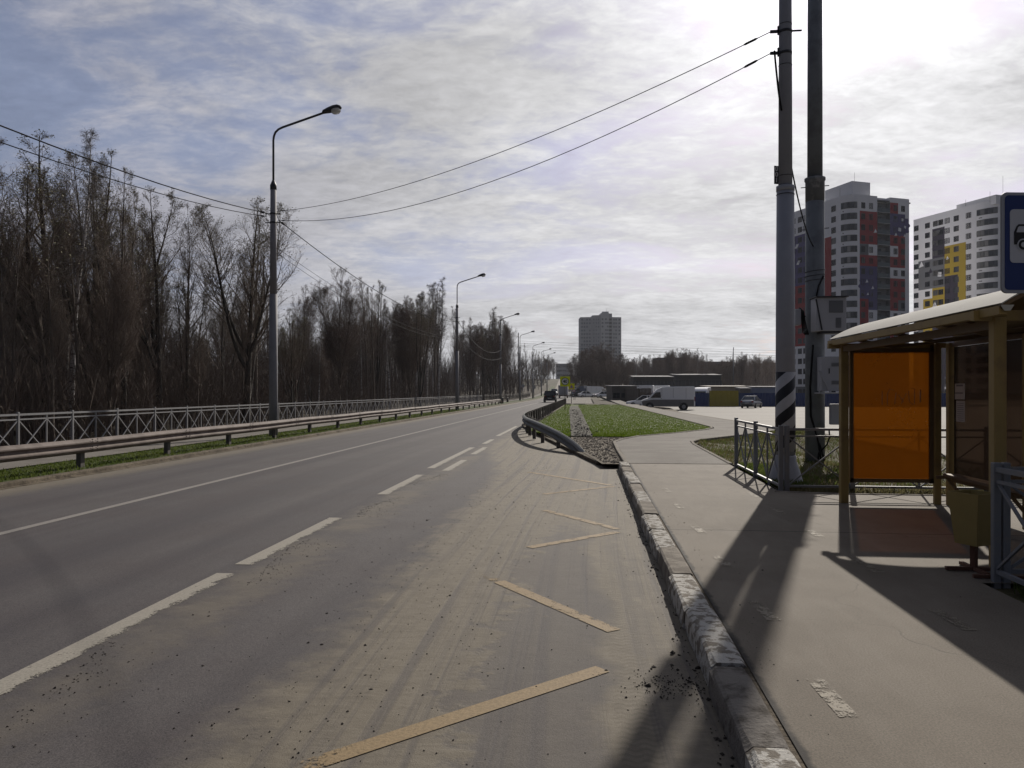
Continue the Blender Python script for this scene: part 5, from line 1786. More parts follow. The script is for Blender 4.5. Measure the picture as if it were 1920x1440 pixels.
o = rest.build('remaining_windows', M['tower_window'], TW)
o['kind'] = 'stuff'


def block(name, label, px0, px1, D, py_top, h_, depth, cat, wall_m, roof_m=None, base=None, win=None, over=.3, rz=0.0, rise=.12):
    a = P(px0, D, 0)
    w_ = (px1 - px0) / 1440 * D
    zt_ = ZH(py_top, D)
    r_ = thing(name, label, cat, (a.x, a.y, zt_ - h_), R(YAW) + rz)
    MB().box((w_ / 2, depth / 2, h_ / 2 - .5), (w_, depth, h_ + 1.0)).build('wall', wall_m, r_)
    if roof_m:
        MB().prism([(-over, -.02), (-over, .12), (depth + over, .12 + rise), (depth + over, rise)][::-1], w_ + 2 * over, Matrix.Translation((-over, -over, h_)) @ Matrix(((0, 0, 1, 0), (1, 0, 0, 0), (0, 1, 0, 0), (0, 0, 0, 1)))).build('roof', roof_m, r_)
    for i in range(win[0] if win else 0):
        nw, nf, ww, wh = win
        for f_ in range(nf):
            o_ = MB().box((0, 0, 0), (ww, .08, wh)).build('window', M['glass'], r_, (w_ * (i + .5) / nw, -.03, h_ - (f_ + .6) * h_ / nf))
            if ww > 1.0:
                MB().box((0, -.05, 0), (.07, .04, wh)).build('glazing_bar', M['win_frame'], o_)
    return r_


block('apartment_house', 'low apartment house at the far end of the road', 1044, 1066, 620, 682, 18, 14, 'apartment house', M['tower_wall'], M['brown_roof'], win=(6, 5, 1.4, 1.5))
block('apartment_house', 'pale house end beside the long apartment house at the far end of the road', 1066.5, 1074, 630, 683, 18, 12, 'apartment house', M['tower_wall'], M['brown_roof'], win=(2, 5, 1.4, 1.5))
block('apartment_house', 'flat roofed dark apartment house hidden among trees right of the tower block', 1234, 1284, 330, 671, 14, 14, 'apartment house', M['dark_block'], M['brown_roof'], win=(10, 5, 1.2, 1.4))
block('apartment_house', 'long flat roofed building behind the treeline, above the yellow gate', 1296, 1374, 345, 678.5, 12, 14, 'apartment house', M['dark_block'], M['brown_roof'], win=(14, 4, 1.2, 1.4))
block('apartment_house', 'grey flat roofed building beside the striped pole behind the treeline', 1436, 1492, 350, 681, 12, 14, 'apartment house', M['tower_wall'], M['brown_roof'], win=(8, 4, 1.2, 1.4))
block('garage_row', 'long dark garage row with a pale roof on the slope behind the white van', 1188, 1262, 226, 707, 3.6, 9, 'garages', M['garage_wall'], M['shed_roof'], rise=.5, win=(11, 1, 1.6, 1.9))
block('garage_row', 'long dark garage row with a pale patched roof above the yellow gate', 1268, 1352, 232, 703.5, 4.2, 9, 'garages', M['garage_wall'], M['shed_roof'], rise=.5, win=(12, 1, 1.6, 1.9))
block('shed', 'low weathered shed with pale roof behind the board fence left of the van', 1148, 1194, 128, 724.5, 2.5, 8, 'shed', M['shed_grey'], M['shed_roof'], win=(3, 1, 1.1, .8))
block('shed', 'cream shed with a brown roof and small windows behind the yellow gate', 1329, 1403, 122, 725.5, 2.9, 5, 'shed', M['shed_cream'], M['brown_roof'], win=(4, 1, .9, .9))
block('shipping_container', 'blue grey container with a shiny roof behind the blue fence beside the striped pole', 1410, 1472, 118, 726.5, 2.7, 3, 'container', M['box_blue'], M['shed_roof'], win=(3, 1, .3, .9), over=.05)
block('site_cabin', 'small dark cabin with a shiny roof between cream shed and blue container', 1388, 1407, 116, 729, 2.3, 2.5, 'cabin', M['shed_grey'], M['shed_roof'], win=(2, 1, .5, .7), over=.1)


# ---- sheet fences of the yard
def sheet_fence(name, label, pa, pb, h_, m_, z0, step=.2):
    root = thing(name, label, 'fence', (pa.x, pa.y, z0))
    d_ = pb - pa
    L_ = d_.length
    n = int(L_ / step)
    mb = MB()
    pts = [(pa.x + d_.x * i / n, pa.y + d_.y * i / n, z0) for i in range(n + 1)]
    nr = Vector((d_.y, -d_.x, 0)).normalized()
    vs, fs = [], []
    for i, p in enumerate(pts):
        o_ = .018 if i % 2 else -.018
        for z_ in (0, h_):
            vs.append((p[0] + nr.x * o_, p[1] + nr.y * o_, z0 + z_))
    fs = [(2 * i, 2 * i + 2, 2 * i + 3, 2 * i + 1) for i in range(n)]
    mb.add(vs, fs)
    B(mb, 'sheeting', m_, root)
    for i in range(int(L_ / 2.6) + 1):
        q = pa + d_ * min(1, i * 2.6 / L_) - nr * .07
        mb = MB().box((q.x, q.y, z0 + h_ / 2), (.07, .07, h_ + .06))
        B(mb, 'post', M['rail_back'], root)
    return root


Z = lambda v: Vector((v.x, v.y, 0))
sheet_fence('sheet_fence', 'blue corrugated fence stretch between the white van and the yellow gate', Z(P(1212, 106)), Z(P(1330, 104)), 1.82, M['fence_blue'], -.5)
sheet_fence('yard_gate', 'yellow corrugated gate in the blue fence', Z(P(1330.6, 103.7)), Z(P(1384.6, 103.7)), 2.14, M['fence_yellow'], -.5)
sheet_fence('sheet_fence', 'blue corrugated fence stretch right of the yellow gate, running behind the poles', Z(P(1385.2, 104)), Z(P(1800, 102)), 1.82, M['fence_blue'], -.5)
rt = thing('board_fence', 'dark weathered board fence beside the path, left of the white van', 'fence', (6.3, 96, -.4))
rb = random.Random(6)
mb = MB()
y_ = 96.0
while y_ < 150:
    w_ = .16
    mb.box((6.35 + .02 * rb.random(), y_, .78 + .05 * rb.random()), (.03, w_ - .015, 2.2), rx=rb.uniform(-.02, .02))
    y_ += w_
x_ = 6.4
while x_ < 8.0:
    mb.box((x_, 95.9, .80 + .05 * rb.random()), (.15, .03, 2.2))
    x_ += .165
B(mb, 'boards', M['old_wood'], rt)
for y_ in np.arange(96, 150, 3.0):
    mb = MB().box((6.47, y_, .75), (.1, .1, 2.3))
    B(mb, 'post', M['rail_back'], rt)
gp = thing('gate_post', 'thin dark gate post at the yard entrance left of the white van', 'post', P(1193, 100, -.35))
MB().box((0, 0, 1.1), (.12, .12, 2.6)).build('shaft', M['rail_back'], gp)
MB().box((0, -.08, 1.5), (.10, .05, .14)).build('hinge', M['rust'], gp)
gt = thing('wooden_gate', 'brownish board gate leaf beside the white van bonnet', 'gate', P(1199, 101, -.4), R(YAW))
mb = MB()
for i in range(6):
    mb.box((.07 + i * .125, 0, .95), (.115, .03, 1.75))
mb.build('boards', M['shed_cream'], gt)
mb = MB().bar((.0, -.03, .3), (.75, -.03, 1.6), .08, .02)
mb.build('brace', M['old_wood'], gt)


# ================================================================== VEHICLES
def wheel(parent, x_, y_, r_=.32, wd=.2):
    o = put('wheel', WHEEL_TYRE, parent, (x_, y_, r_))
    o.scale = (1, r_ / .32, r_ / .32)
    put('rim', WHEEL_RIM, o)
    return o


mb = MB()
mb.tube([(-.10, 0, 0), (-.085, 0, 0), (.085, 0, 0), (.10, 0, 0)], [.27, .32, .32, .27], 20)
WHEEL_TYRE = mb.mesh('wheel', M['tyre'])
mb = MB()
mb.tube([(-.108, 0, 0), (.108, 0, 0)], [.20, .20], 14)
for k in range(5):
    a = 2 * math.pi * k / 5
    mb.bar((-.112, 0, 0), (-.112, .19 * math.cos(a), .19 * math.sin(a)), .05)
WHEEL_RIM = mb.mesh('rim', M['hub'])


def loft(stations, n=16):
    """stations: (y, z low, z high, half width); rounded box rings"""
    vs, fs = [], []
    for y_, za, zb, w_ in stations:
        for k in range(n):
            a = 2 * math.pi * (k + .5) / n
            ca, sa = math.cos(a), math.sin(a)
            sx = math.copysign(abs(ca) ** .38, ca)
            sz = math.copysign(abs(sa) ** .38, sa)
            vs.append((sx * w_ * (1 - .05 * max(0, sz)), y_, (za + zb) / 2 + sz * (zb - za) / 2))
    for i in range(len(stations) - 1):
        for k in range(n):
            fs.append((i * n + k, i * n + (k + 1) % n, (i + 1) * n + (k + 1) % n, (i + 1) * n + k))
    fs.append(tuple(range(n)))
    fs.append(tuple((len(stations) - 1) * n + k for k in range(n))[::-1])
    return MB().add(vs, fs, 0, True)


KIND = {
    'sedan': dict(st=[(2.2, .38, .62, .70), (2.08, .22, .72, .82), (1.2, .2, .86, .86), (.75, .2, .93, .87), (-1.3, .2, .96, .87), (-1.7, .22, .99, .85), (-2.08, .26, .96, .80), (-2.2, .42, .72, .72)], base=(1.0, -1.72), roof=(.20, -1.0), zr=1.45, wt=.62, ws=.80, zs=.92, ax=(1.32, -1.28), r=.31),
    'suv': dict(st=[(2.2, .45, .78, .76), (2.08, .30, .95, .88), (1.1, .28, 1.06, .92), (.75, .28, 1.10, .92), (-1.9, .28, 1.12, .92), (-2.15, .32, 1.10, .90), (-2.25, .46, .85, .86)], base=(1.0, -2.18), roof=(.25, -1.85), zr=1.74, wt=.70, ws=.87, zs=1.08, ax=(1.35, -1.35), r=.36),
}


def car(label, kind, paint, loc, heading, group=None):
    K = KIND[kind]
    r_ = thing('car', label, 'car', loc, math.atan2(-heading[0], heading[1]), group)
    loft(K['st']).build('body', paint, r_)
    b0, b1 = K['base']
    r0, r1 = K['roof']
    zs, zr, ws, wt = K['zs'], K['zr'], K['ws'], K['wt']
    vs = [(-ws, b0, zs), (ws, b0, zs), (ws, b1, zs), (-ws, b1, zs), (-wt, r0, zr), (wt, r0, zr), (wt, r1, zr), (-wt, r1, zr)]
    MB().add(vs, [(0, 1, 5, 4), (1, 2, 6, 5), (2, 3, 7, 6), (3, 0, 4, 7), (4, 5, 6, 7)]).build('window_glass', M['car_glass'], r_)
    mb = MB()
    mb.box((0, (r0 + r1) / 2, zr + .012), (2 * wt + .05, r0 - r1 + .08, .05), bev=.02)
    for a, b in ((0, 4), (1, 5), (2, 6), (3, 7)):
        mb.bar(vs[a], vs[b], .07)
    for s_ in (-1, 1):
        mb.bar((s_ * (ws + .0), (b0 + b1) / 2, zs), (s_ * (wt + .0), (r0 + r1) / 2, zr), .07)
    mb.build('roof', paint, r_)
    for y_ in K['ax']:
        for s_ in (-1, 1):
            wheel(r_, s_ * (K['st'][3][3] - .07), y_, K['r'])
    yf, yr = K['st'][1][0], K['st'][-2][0]
    zl = K['st'][1][2] - .14
    for s_ in (-1, 1):
        MB().box((s_ * .60, yf + .04, zl), (.30, .10, .14), bev=.03).build('headlight', M['lamp_clear'], r_)
        MB().box((s_ * .66, yr - .06, K['st'][-2][2] - .18), (.24, .12, .20), bev=.03).build('tail_light', M['lamp_red'], r_)
        MB().box((s_ * (ws + .12), b0 - .25, zs + .06), (.16, .10, .12), bev=.03).build('mirror', paint, r_)
    MB().box((0, yr - .135, .62), (.5, .02, .11)).build('number_plate', M['plate_white'], r_)
    MB().box((0, yr - .07, .42), (1.35, .12, .16), bev=.03).build('bumper', M['bumper'], r_)
    MB().box((0, yf + .07, .42), (1.35, .10, .16), bev=.03).build('bumper', M['bumper'], r_)
    return r_


def van(label, loc, heading, paint, dirty=True):
    r_ = thing('van', label, 'van', loc, math.atan2(-heading[0], heading[1]))
    pr = [(2.92, .38), (2.98, .70), (2.88, 1.02), (2.55, 1.18), (2.05, 1.32), (1.42, 2.02), (1.12, 2.30), (.60, 2.50), (.2, 2.56), (-2.85, 2.60), (-2.97, 2.50), (-2.99, .50), (-2.90, .38)]
    mb = MB()
    k = len(pr)
    vs = []
    for x_, sc in ((-1.0, .97), (-.94, 1.0), (.94, 1.0), (1.0, .97)):
        for y_, z_ in pr:
            xx = x_ * (1 - .07 * max(0, (z_ - 1.2) / 1.4))
            vs.append((xx, y_ * sc, 1.4 + (z_ - 1.4) * sc))
    fs = [(i * k + j, i * k + (j + 1) % k, (i + 1) * k + (j + 1) % k, (i + 1) * k + j) for i in range(3) for j in range(k)]
    fs += [tuple(range(k)), tuple(3 * k + j for j in range(k))[::-1]]
    mb.add(vs, fs)
    mb.build('body', paint, r_)
    for s_ in (-1, 1):
        mt = Matrix.Translation((s_ * 1.002, 0, 0)) @ Matrix(((0, 0, s_, 0), (1, 0, 0, 0), (0, 1, 0, 0), (0, 0, 0, 1)))
        MB().prism([(2.70, .42), (2.82, .95), (1.6, 1.14), (-2.84, 1.14), (-2.86, .42)], .006, mt).build('lower_panel', M['car_dirty'] if dirty else paint, r_)
        wm_ = Matrix.Translation((s_ * .988, 0, 0)) @ Matrix.Rotation(0, 4, 'Z') @ Matrix(((0, 0, s_, 0), (1, 0, 0, 0), (0, 1, 0, 0), (0, 0, 0, 1)))
        MB().prism([(1.86, 1.34), (1.28, 1.94), (.78, 1.98), (.72, 1.34)], .012, wm_).build('side_window', M['car_glass'], r_)
        MB().box((s_ * 1.12, 1.62, 1.45), (.20, .10, .28), bev=.04).build('mirror', M['bumper'], r_)
        MB().box((s_ * .72, 2.84, .90), (.40, .18, .24), bev=.05).build('headlight', M['lamp_clear'], r_)
        MB().box((s_ * .93, -2.94, 1.2), (.10, .10, .5), bev=.02).build('tail_light', M['lamp_red'], r_)
        MB().box((s_ * 1.005, .68, 1.24), (.014, .14, .04)).build('door_handle', M['bumper'], r_)
        for y_ in (.62, -.62, -2.0):
            MB().box((s_ * .972, y_, 1.85), (.012, .022, 1.2)).build('seam', M['car_dirty'], r_)
    MB().add([(-.80, 2.03, 1.37), (.80, 2.03, 1.37), (.76, 1.47, 1.99), (-.76, 1.47, 1.99)], [(0, 1, 2, 3)]).build('windscreen', M['car_glass'], r_).location = (0, .02, .012)
    MB().box((0, 2.93, .55), (1.9, .16, .36), bev=.05).build('bumper', M['bumper'], r_)
    MB().box((0, -2.98, .50), (1.85, .12, .18), bev=.03).build('bumper', M['bumper'], r_)
    for y_ in (1.95, -1.75):
        for s_ in (-1, 1):
            wheel(r_, s_ * .88, y_, .36)
            MB().tube([(s_ * .93, y_, .37), (s_ * 1.012, y_, .37)], .46, 18).build('wheel_arch', M['bumper'], r_)
            # tyre shows in front of the arch lining
    for c_ in r_.children:
        if c_.name.startswith('wheel') and not c_.name.startswith('wheel_arch'):
            c_.location.x *= 1.06
    return r_


F_ = Vector((-_s, _c))
R_ = Vector((_c, _s))
hd = lambda r, f: tuple((R_ * r + F_ * f).normalized())
q = P(1251, 86, -.50)
van('white panel van with dusty grey lower sides parked in the car park', q, hd(-1, .16), M['car_white'])
q = P(1409, 95.5, -.50)
car('silver saloon car parked alone before the blue fence', 'sedan', M['car_silver'], q, hd(.52, .85))
car('black estate car driving away in the right hand lane', 'suv', M['car_black'], (-5.55, 118, -.15), (0, 1))
zz = lambda y_: -.15 + float(hill(0, y_))
car('white car with headlights coming towards the camera beyond the black car', 'suv', M['car_white'], (-8.6, 205, zz(205) + .02), (0, -1))
q = P(1101, 186, 0); q.z = float(gz(q.x, q.y))
car('white saloon car parked side-on at the junction below the tree clump', 'sedan', M['car_white'], q, hd(1, .08))
q = P(1122, 194, 0); q.z = float(gz(q.x, q.y))
van('light van parked behind the white saloon at the junction', q, hd(1, .05), M['car_white'], False)
q = P(1085, 190, 0); q.z = float(gz(q.x, q.y))
car('dark car half hidden left of the white saloon at the junction', 'sedan', M['car_black'], q, hd(-1, .1))
q = P(1092, 202, 0); q.z = float(gz(q.x, q.y))
van('dark blue van with a pale roof line behind the parked white saloon', q, hd(-1, .1), M['box_blue'], False)
q = P(1133, 180, 0); q.z = float(gz(q.x, q.y))
car('white car at the right end of the row parked at the junction', 'sedan', M['car_white'], q, hd(1, .3))
q = P(1208, 95, -.42)
car('white car behind the van, only its bonnet in view', 'sedan', M['car_white'], q, hd(-.9, .2))
for px_, D, lb, kd in ((1197, 152, 'pale van in the yard behind the weathered shed', 'v'), (1228, 158, 'white van behind the fence above the bonnet of the big white van', 'v'), (1250, 154, 'shiny white car with a high roof behind the big white van', 's')):
    q = P(px_, D, 0); q.z = float(gz(q.x, q.y)) + .3
    if kd == 'v':
        van(lb, q, hd(-1, .3), M['car_white'], False)
    else:
        car(lb, 'suv', M['car_white'], q, hd(-1, .5))
q = P(1316, 112, -.45)
van('white lorry cab with shiny roof left of the cream shed', q, hd(-.4, -1), M['car_white'], False)

TR = thing('truck', 'grey box truck driving away, seen below the yellow 40 sign', 'truck', (-5.3, 176, zz(176)), 0)
MB().box((0, -.2, 1.85), (2.15, 4.2, 2.1), bev=.04).build('cargo_box', M['car_grey'], TR)
mb = MB()
for s_ in (-1, 1):
    mb.box((s_ * .52, -2.315, 1.85), (1.0, .03, 2.0))
mb.build('rear_door', M['car_grey'], TR)
mb = MB()
for x_ in (-.18, .18):
    mb.tube([(x_, -2.345, .9), (x_, -2.345, 2.85)], .025, 6)
mb.build('lock_bar', M['hub'], TR)
MB().box((0, 2.7, 1.35), (1.95, 1.4, 1.7), bev=.15).build('cab', M['car_white'], TR)
MB().box((0, -2.25, .55), (2.0, .14, .22)).build('bumper', M['bumper'], TR)
for s_ in (-1, 1):
    MB().box((s_ * .85, -2.33, .58), (.28, .05, .14)).build('tail_light', M['lamp_red'], TR)
for y_ in (2.6, -1.2):
    for s_ in (-1, 1):
        wheel(TR, s_ * .9, y_, .40)

# ================================================================== TREES
def tubes_np(Pl, Rd, sides):
    """Pl (N,k,3) polylines, Rd (N,k) radii -> vertices, quads"""
    N, k, _ = Pl.shape
    T_ = np.empty_like(Pl)
    T_[:, 1:-1] = Pl[:, 2:] - Pl[:, :-2]
    T_[:, 0] = Pl[:, 1] - Pl[:, 0]
    T_[:, -1] = Pl[:, -1] - Pl[:, -2]
    T_ /= np.linalg.norm(T_, axis=2, keepdims=True) + 1e-9
    ref = np.where(np.abs(T_[..., 2:3]) > .9, np.array([1.0, 0, 0]), np.array([0, 0, 1.0]))
    U = np.cross(T_, ref)
    U /= np.linalg.norm(U, axis=2, keepdims=True) + 1e-9
    W_ = np.cross(T_, U)
    a = 2 * np.pi * np.arange(sides) / sides
    V = Pl[:, :, None, :] + Rd[:, :, None, None] * (np.cos(a)[None, None, :, None] * U[:, :, None, :] + np.sin(a)[None, None, :, None] * W_[:, :, None, :])
    idx = np.arange(N * k * sides).reshape(N, k, sides)
    nx = np.roll(idx, -1, axis=2)
    F = np.stack([idx[:, :-1], nx[:, :-1], nx[:, 1:], idx[:, 1:]], -1).reshape(-1, 4)
    return V.reshape(-1, 3), F


def branch(g, Pl, Rd, n, t0, t1, len_f, ang, up, k2, wob, rr, curve):
    """n children on every parent polyline"""
    N, k, _ = Pl.shape
    t_ = t0 + (t1 - t0) * (np.arange(n)[None, :] + g.random((N, n))) / n
    fi = np.clip(t_ * (k - 1), 0, k - 1.001)
    i0 = fi.astype(int)
    fr = (fi - i0)[..., None]
    I = np.arange(N)[:, None]
    p0 = Pl[I, i0] * (1 - fr) + Pl[I, i0 + 1] * fr
    tg = Pl[I, i0 + 1] - Pl[I, i0]
    tg /= np.linalg.norm(tg, axis=2, keepdims=True) + 1e-9
    r0 = (Rd[I, i0] * (1 - fr[..., 0]) + Rd[I, i0 + 1] * fr[..., 0])
    rnd = g.normal(size=(N, n, 3))
    perp = rnd - tg * (rnd * tg).sum(2, keepdims=True)
    perp /= np.linalg.norm(perp, axis=2, keepdims=True) + 1e-9
    A_ = R(ang) * g.uniform(.7, 1.3, (N, n, 1))
    dr = tg * np.cos(A_) + perp * np.sin(A_) + np.array([0, 0, up])
    dr /= np.linalg.norm(dr, axis=2, keepdims=True)
    L_ = len_f(t_) * g.uniform(.65, 1.2, (N, n))
    M_ = N * n
    p0, dr, L_, r0 = p0.reshape(M_, 3), dr.reshape(M_, 3), L_.reshape(M_), r0.reshape(M_)
    out = np.empty((M_, k2, 3))
    out[:, 0] = p0
    for j in range(1, k2):
        out[:, j] = out[:, j - 1] + dr * (L_ / (k2 - 1))[:, None]
        dr = dr + np.array([0, 0, curve]) + g.normal(0, wob, (M_, 3))
        dr /= np.linalg.norm(dr, axis=1, keepdims=True)
    rad = (r0 * rr)[:, None] * np.linspace(1, .28, k2)[None, :]
    return out, rad


def leaves_np(g, pts, size, n_per, spread):
    c_ = np.repeat(pts, n_per, 0) + g.normal(0, spread, (len(pts) * n_per, 3))
    n = len(c_)
    a = g.normal(size=(n, 3)); a /= np.linalg.norm(a, axis=1, keepdims=True)
    b = np.cross(a, g.normal(size=(n, 3))); b /= np.linalg.norm(b, axis=1, keepdims=True)
    s_ = size * g.uniform(.5, 1.4, (n, 1))
    V = np.stack([c_ - a * s_, c_ + b * s_ * .55, c_ + a * s_, c_ - b * s_ * .55], 1)
    return V.reshape(-1, 3), np.arange(n * 4).reshape(n, 4)


def tree_meshes(seed, H=14.0, r0=.17, lean=.02, t_first=.25, n1=26, len1=.30, ang1=48, up1=.35, n2=8, len2=1.7, n3=11, len3=.75, ang2=42, curve=.10, droop=0.0, forks=0,
                leaf=0.0, n_leaf=1, trunk_m=None, twig_m=None, leaf_m=None, wob=.08, shape=1.0, spread=1.0):
    g = np.random.default_rng(seed)
    k = 14
    zz_ = np.linspace(0, 1, k)
    lx, ly = g.normal(0, lean, 2)
    ph = g.uniform(0, 6, 4)
    tr = np.stack([lx * H * zz_ ** 1.3 + .10 * np.sin(zz_ * 7 + ph[0]) * zz_, ly * H * zz_ ** 1.3 + .10 * np.sin(zz_ * 6 + ph[1]) * zz_, H * zz_ * 1.0], 1)[None]
    rd = (r0 * (1 - zz_ * .96) ** .95)[None]
    rd[0, 0] *= 1.35
    trunks, trr = [tr], [rd]
    for f in range(forks):
        t_f = g.uniform(.12, .35)
        i = int(t_f * (k - 1))
        a = g.uniform(0, 6.28)
        hh = np.linspace(0, 1, k)
        top = H * g.uniform(.72, .95) - tr[0, i, 2]
        sp = H * g.uniform(.10, .20) * spread
        q = tr[0, i][None] + np.stack([np.cos(a) * sp * hh ** .7, np.sin(a) * sp * hh ** .7, top * hh], 1)
        q += np.stack([.12 * np.sin(hh * 6 + ph[2]) * hh, .12 * np.cos(hh * 5 + ph[3]) * hh, 0 * hh], 1)
        trunks.append(q[None]); trr.append((rd[0, i] * .72 * (1 - hh * .97) ** .95)[None])
    TP, TR_ = np.concatenate(trunks), np.concatenate(trr)
    egg = lambda t_: H * len1 * (np.clip((1.03 - t_) * 1.35, .06, 1.0) ** shape)
    L1, R1 = branch(g, TP, TR_, n1, t_first, .985, egg, ang1, up1, 8, wob, .48, curve)
    R1 = np.clip(R1, .006, None)
    ln1 = np.linalg.norm(L1[:, -1] - L1[:, 0], axis=1)
    s2 = np.repeat(np.clip(ln1 / (H * len1), .14, 1.0), n2).reshape(len(L1), n2)
    L2, R2 = branch(g, L1, R1, n2, .18, 1.0, lambda t_: len2 * s2 * (1.15 - .6 * t_), ang2, .18 - droop * .4, 5, wob * 1.3, .55, curve * .9 - droop * .25)
    R2 = np.clip(R2, .0045, None)
    s3 = np.repeat(np.clip(np.linalg.norm(L2[:, -1] - L2[:, 0], axis=1) / len2 * 1.5, .3, 1.0), n3).reshape(len(L2), n3)
    L3, R3 = branch(g, L2, R2, n3, .10, 1.0, lambda t_: len3 * s3 * (1.1 - .45 * t_), 38, .12 - droop, 3 if droop == 0 else 4, wob * 1.2, .6, curve * .8 - droop * .55)
    R3 = np.clip(R3, .0038, .012)
    R3[:, -1] *= .7
    V, F = tubes_np(TP, TR_, 9)
    tm = mesh_np('trunk', V, F, trunk_m, smooth=True)
    Vs, Fs, Ms = [], [], []
    off = 0
    for (Pl, Rd, sd_) in ((L1, R1, 5), (L2, R2, 3), (L3, R3, 3)):
        V, F = tubes_np(Pl, Rd, sd_)
        Vs.append(V); Fs.append(F + off); Ms.append(np.zeros(len(F), int)); off += len(V)
    if leaf > 0:
        tips = L3[:, -1]
        tips = tips[g.random(len(tips)) < min(1, n_leaf)]
        V, F = leaves_np(g, tips, leaf, max(1, int(n_leaf)), .05)
        Vs.append(V); Fs.append(F + off); Ms.append(np.ones(len(F), int)); off += len(V)
    cm = mesh_np('crown', np.concatenate(Vs), np.concatenate(Fs), [twig_m, leaf_m or twig_m], np.concatenate(Ms))
    return tm, cm


VAR = {'spread': [], 'leafy': [], 'birch': [], 'bare': [], 'bushy': []}
for s_ in range(4):
    VAR['leafy'].append(tree_meshes(20 + s_, r0=.16, t_first=.28, n1=20, len1=.32, ang1=42, up1=.6, n2=7, n3=9, leaf=.036, n_leaf=1.8, trunk_m=M['bark_dark'], twig_m=M['twig'], leaf_m=M['bud'], forks=2 + (s_ == 0), curve=.13, shape=.9))
for s_ in range(3):
    VAR['birch'].append(tree_meshes(40 + s_, r0=.125, lean=.035, t_first=.42, n1=22, len1=.19, ang1=34, up1=.45, n2=8, n3=12, len2=1.35, len3=.95, leaf=.018, n_leaf=.8, droop=.30, trunk_m=M['birch'], twig_m=M['twig_grey'], leaf_m=M['bud_brown'], curve=.05, shape=.8))
for s_ in range(4):
    VAR['bare'].append(tree_meshes(60 + s_, r0=.135, lean=.025, t_first=.35, n1=20, len1=.24, ang1=42, up1=.55, n2=7, n3=8, len2=1.4, leaf=.026, n_leaf=.9, trunk_m=M['bark'], twig_m=M['twig'], leaf_m=M['bud_brown'], curve=.12, forks=1 if s_ % 2 else 0, shape=.8))
for s_ in range(3):
    VAR['bushy'].append(tree_meshes(80 + s_, r0=.15, t_first=.10, n1=26, len1=.27, ang1=40, up1=.45, n2=9, n3=11, len2=1.6, leaf=.030, n_leaf=1.2, trunk_m=M['bark'], twig_m=M['twig_red'], leaf_m=M['bud_brown'], forks=4, curve=.10, shape=.55))
for s_ in range(2):
    VAR['spread'].append(tree_meshes(101 + s_, r0=.19, t_first=.24, n1=26, len1=.23, ang1=46, up1=.40, n2=7, n3=8, len2=1.5, leaf=.036, n_leaf=1.8, trunk_m=M['bark_dark'], twig_m=M['twig'], leaf_m=M['bud'], forks=4, spread=1.55, curve=.13, shape=.7))


def tree(kind, idx, loc, h_, label, group, rz=None, fat=1.0):
    r_ = thing('birch_tree' if kind == 'birch' else 'bare_tree', label, 'tree', loc, RNG.uniform(0, 6.28) if rz is None else rz, group)
    s_ = h_ / 14.0
    r_.scale = (s_ * fat, s_ * fat, s_)
    tm, cm = VAR[kind][idx % len(VAR[kind])]
    put('trunk', tm, r_)
    put('crown', cm, r_)
    return r_


TOPX = [-300, 0, 40, 110, 175, 215, 255, 290, 340, 400, 440, 490, 545, 575, 620, 700, 750, 800, 840, 862, 900, 925, 955, 985, 1010, 1045]
TOPY = [240, 262, 258, 262, 275, 345, 325, 365, 375, 415, 372, 385, 450, 515, 505, 515, 540, 525, 522, 590, 612, 578, 610, 625, 632, 672]


def ground_left(x_, y_):
    return float(forest_z(np.array(x_), np.array(y_)))


def at_col(px, lat):
    """point in survey column px on the line lat metres left of the camera (before the bend)"""
    k = (px - 960) / 1440
    vx, vy = -_s + _c * k, _c + _s * k
    y_ = lat * vy / vx
    return lat + float(bend(y_)), y_


def top_h(x_, y_, py):
    D = -_s * x_ + _c * y_
    return ZH(py, D)


hero = [('spread', 0, 88, -19.5, 268, 'thick forked tree with young leaves at the left edge of the wood', 1.50), ('birch', 0, 132, -19.0, 235, 'tall white trunked birch just right of the thick forked tree', 1.08),
        ('leafy', 1, 232, -18.5, 318, 'slim pointed tree with young leaves rising above its neighbours left of the lamp post', 0.96), ('spread', 0, 300, -19.5, 362, 'bushy crowned tree with young leaves midway between left edge and nearest lamp post', 1.08),
        ('bare', 1, 352, -21, 392, 'slender brown tree right of the bushy crowned one', 1.08), ('spread', 1, 462, -18.0, 372, 'dark twin trunked tree standing right beside the nearest lamp post', 1.20),
        ('bare', 3, 478, -18.6, 388, 'dark leaning companion of the twin trunked tree by the nearest lamp post', 1.08), ('bushy', 0, 635, -20, 508, 'wide many stemmed bare tree halfway between first and second lamp posts', 1.20),
        ('bare', 2, 690, -20, 520, 'dark straight tree right of the wide many stemmed one', 1.14), ('birch', 1, 822, -19, 522, 'leaning white birch close to the left of the second lamp post', 1.08), ('birch', 2, 800, -21, 530, 'thin white birch with a crooked top left of the leaning birch', 1.02),
        ('birch', 0, 780, -22, 548, 'white birch leaning left, third from the second lamp post', 1.08), ('birch', 1, 921, -20, 577, 'tall birch of the clump beside the third lamp post', 1.38), ('birch', 2, 931, -21, 590, 'second birch of the clump beside the third lamp post', 1.32),
        ('bare', 0, 8, -19, 275, 'dark tree cut by the left edge of the picture', 1.20), ('spread', 1, 180, -22, 290, 'tall leafing tree behind and right of the first birch', 1.14)]
for kind, i, px, lat, py, lb, fat in hero:
    x_, y_ = at_col(px, lat)
    z_ = ground_left(x_, y_)
    tree(kind, i, (x_, y_, z_), top_h(x_, y_, py) - z_, lb, 'trees standing out of the roadside wood', fat=fat)

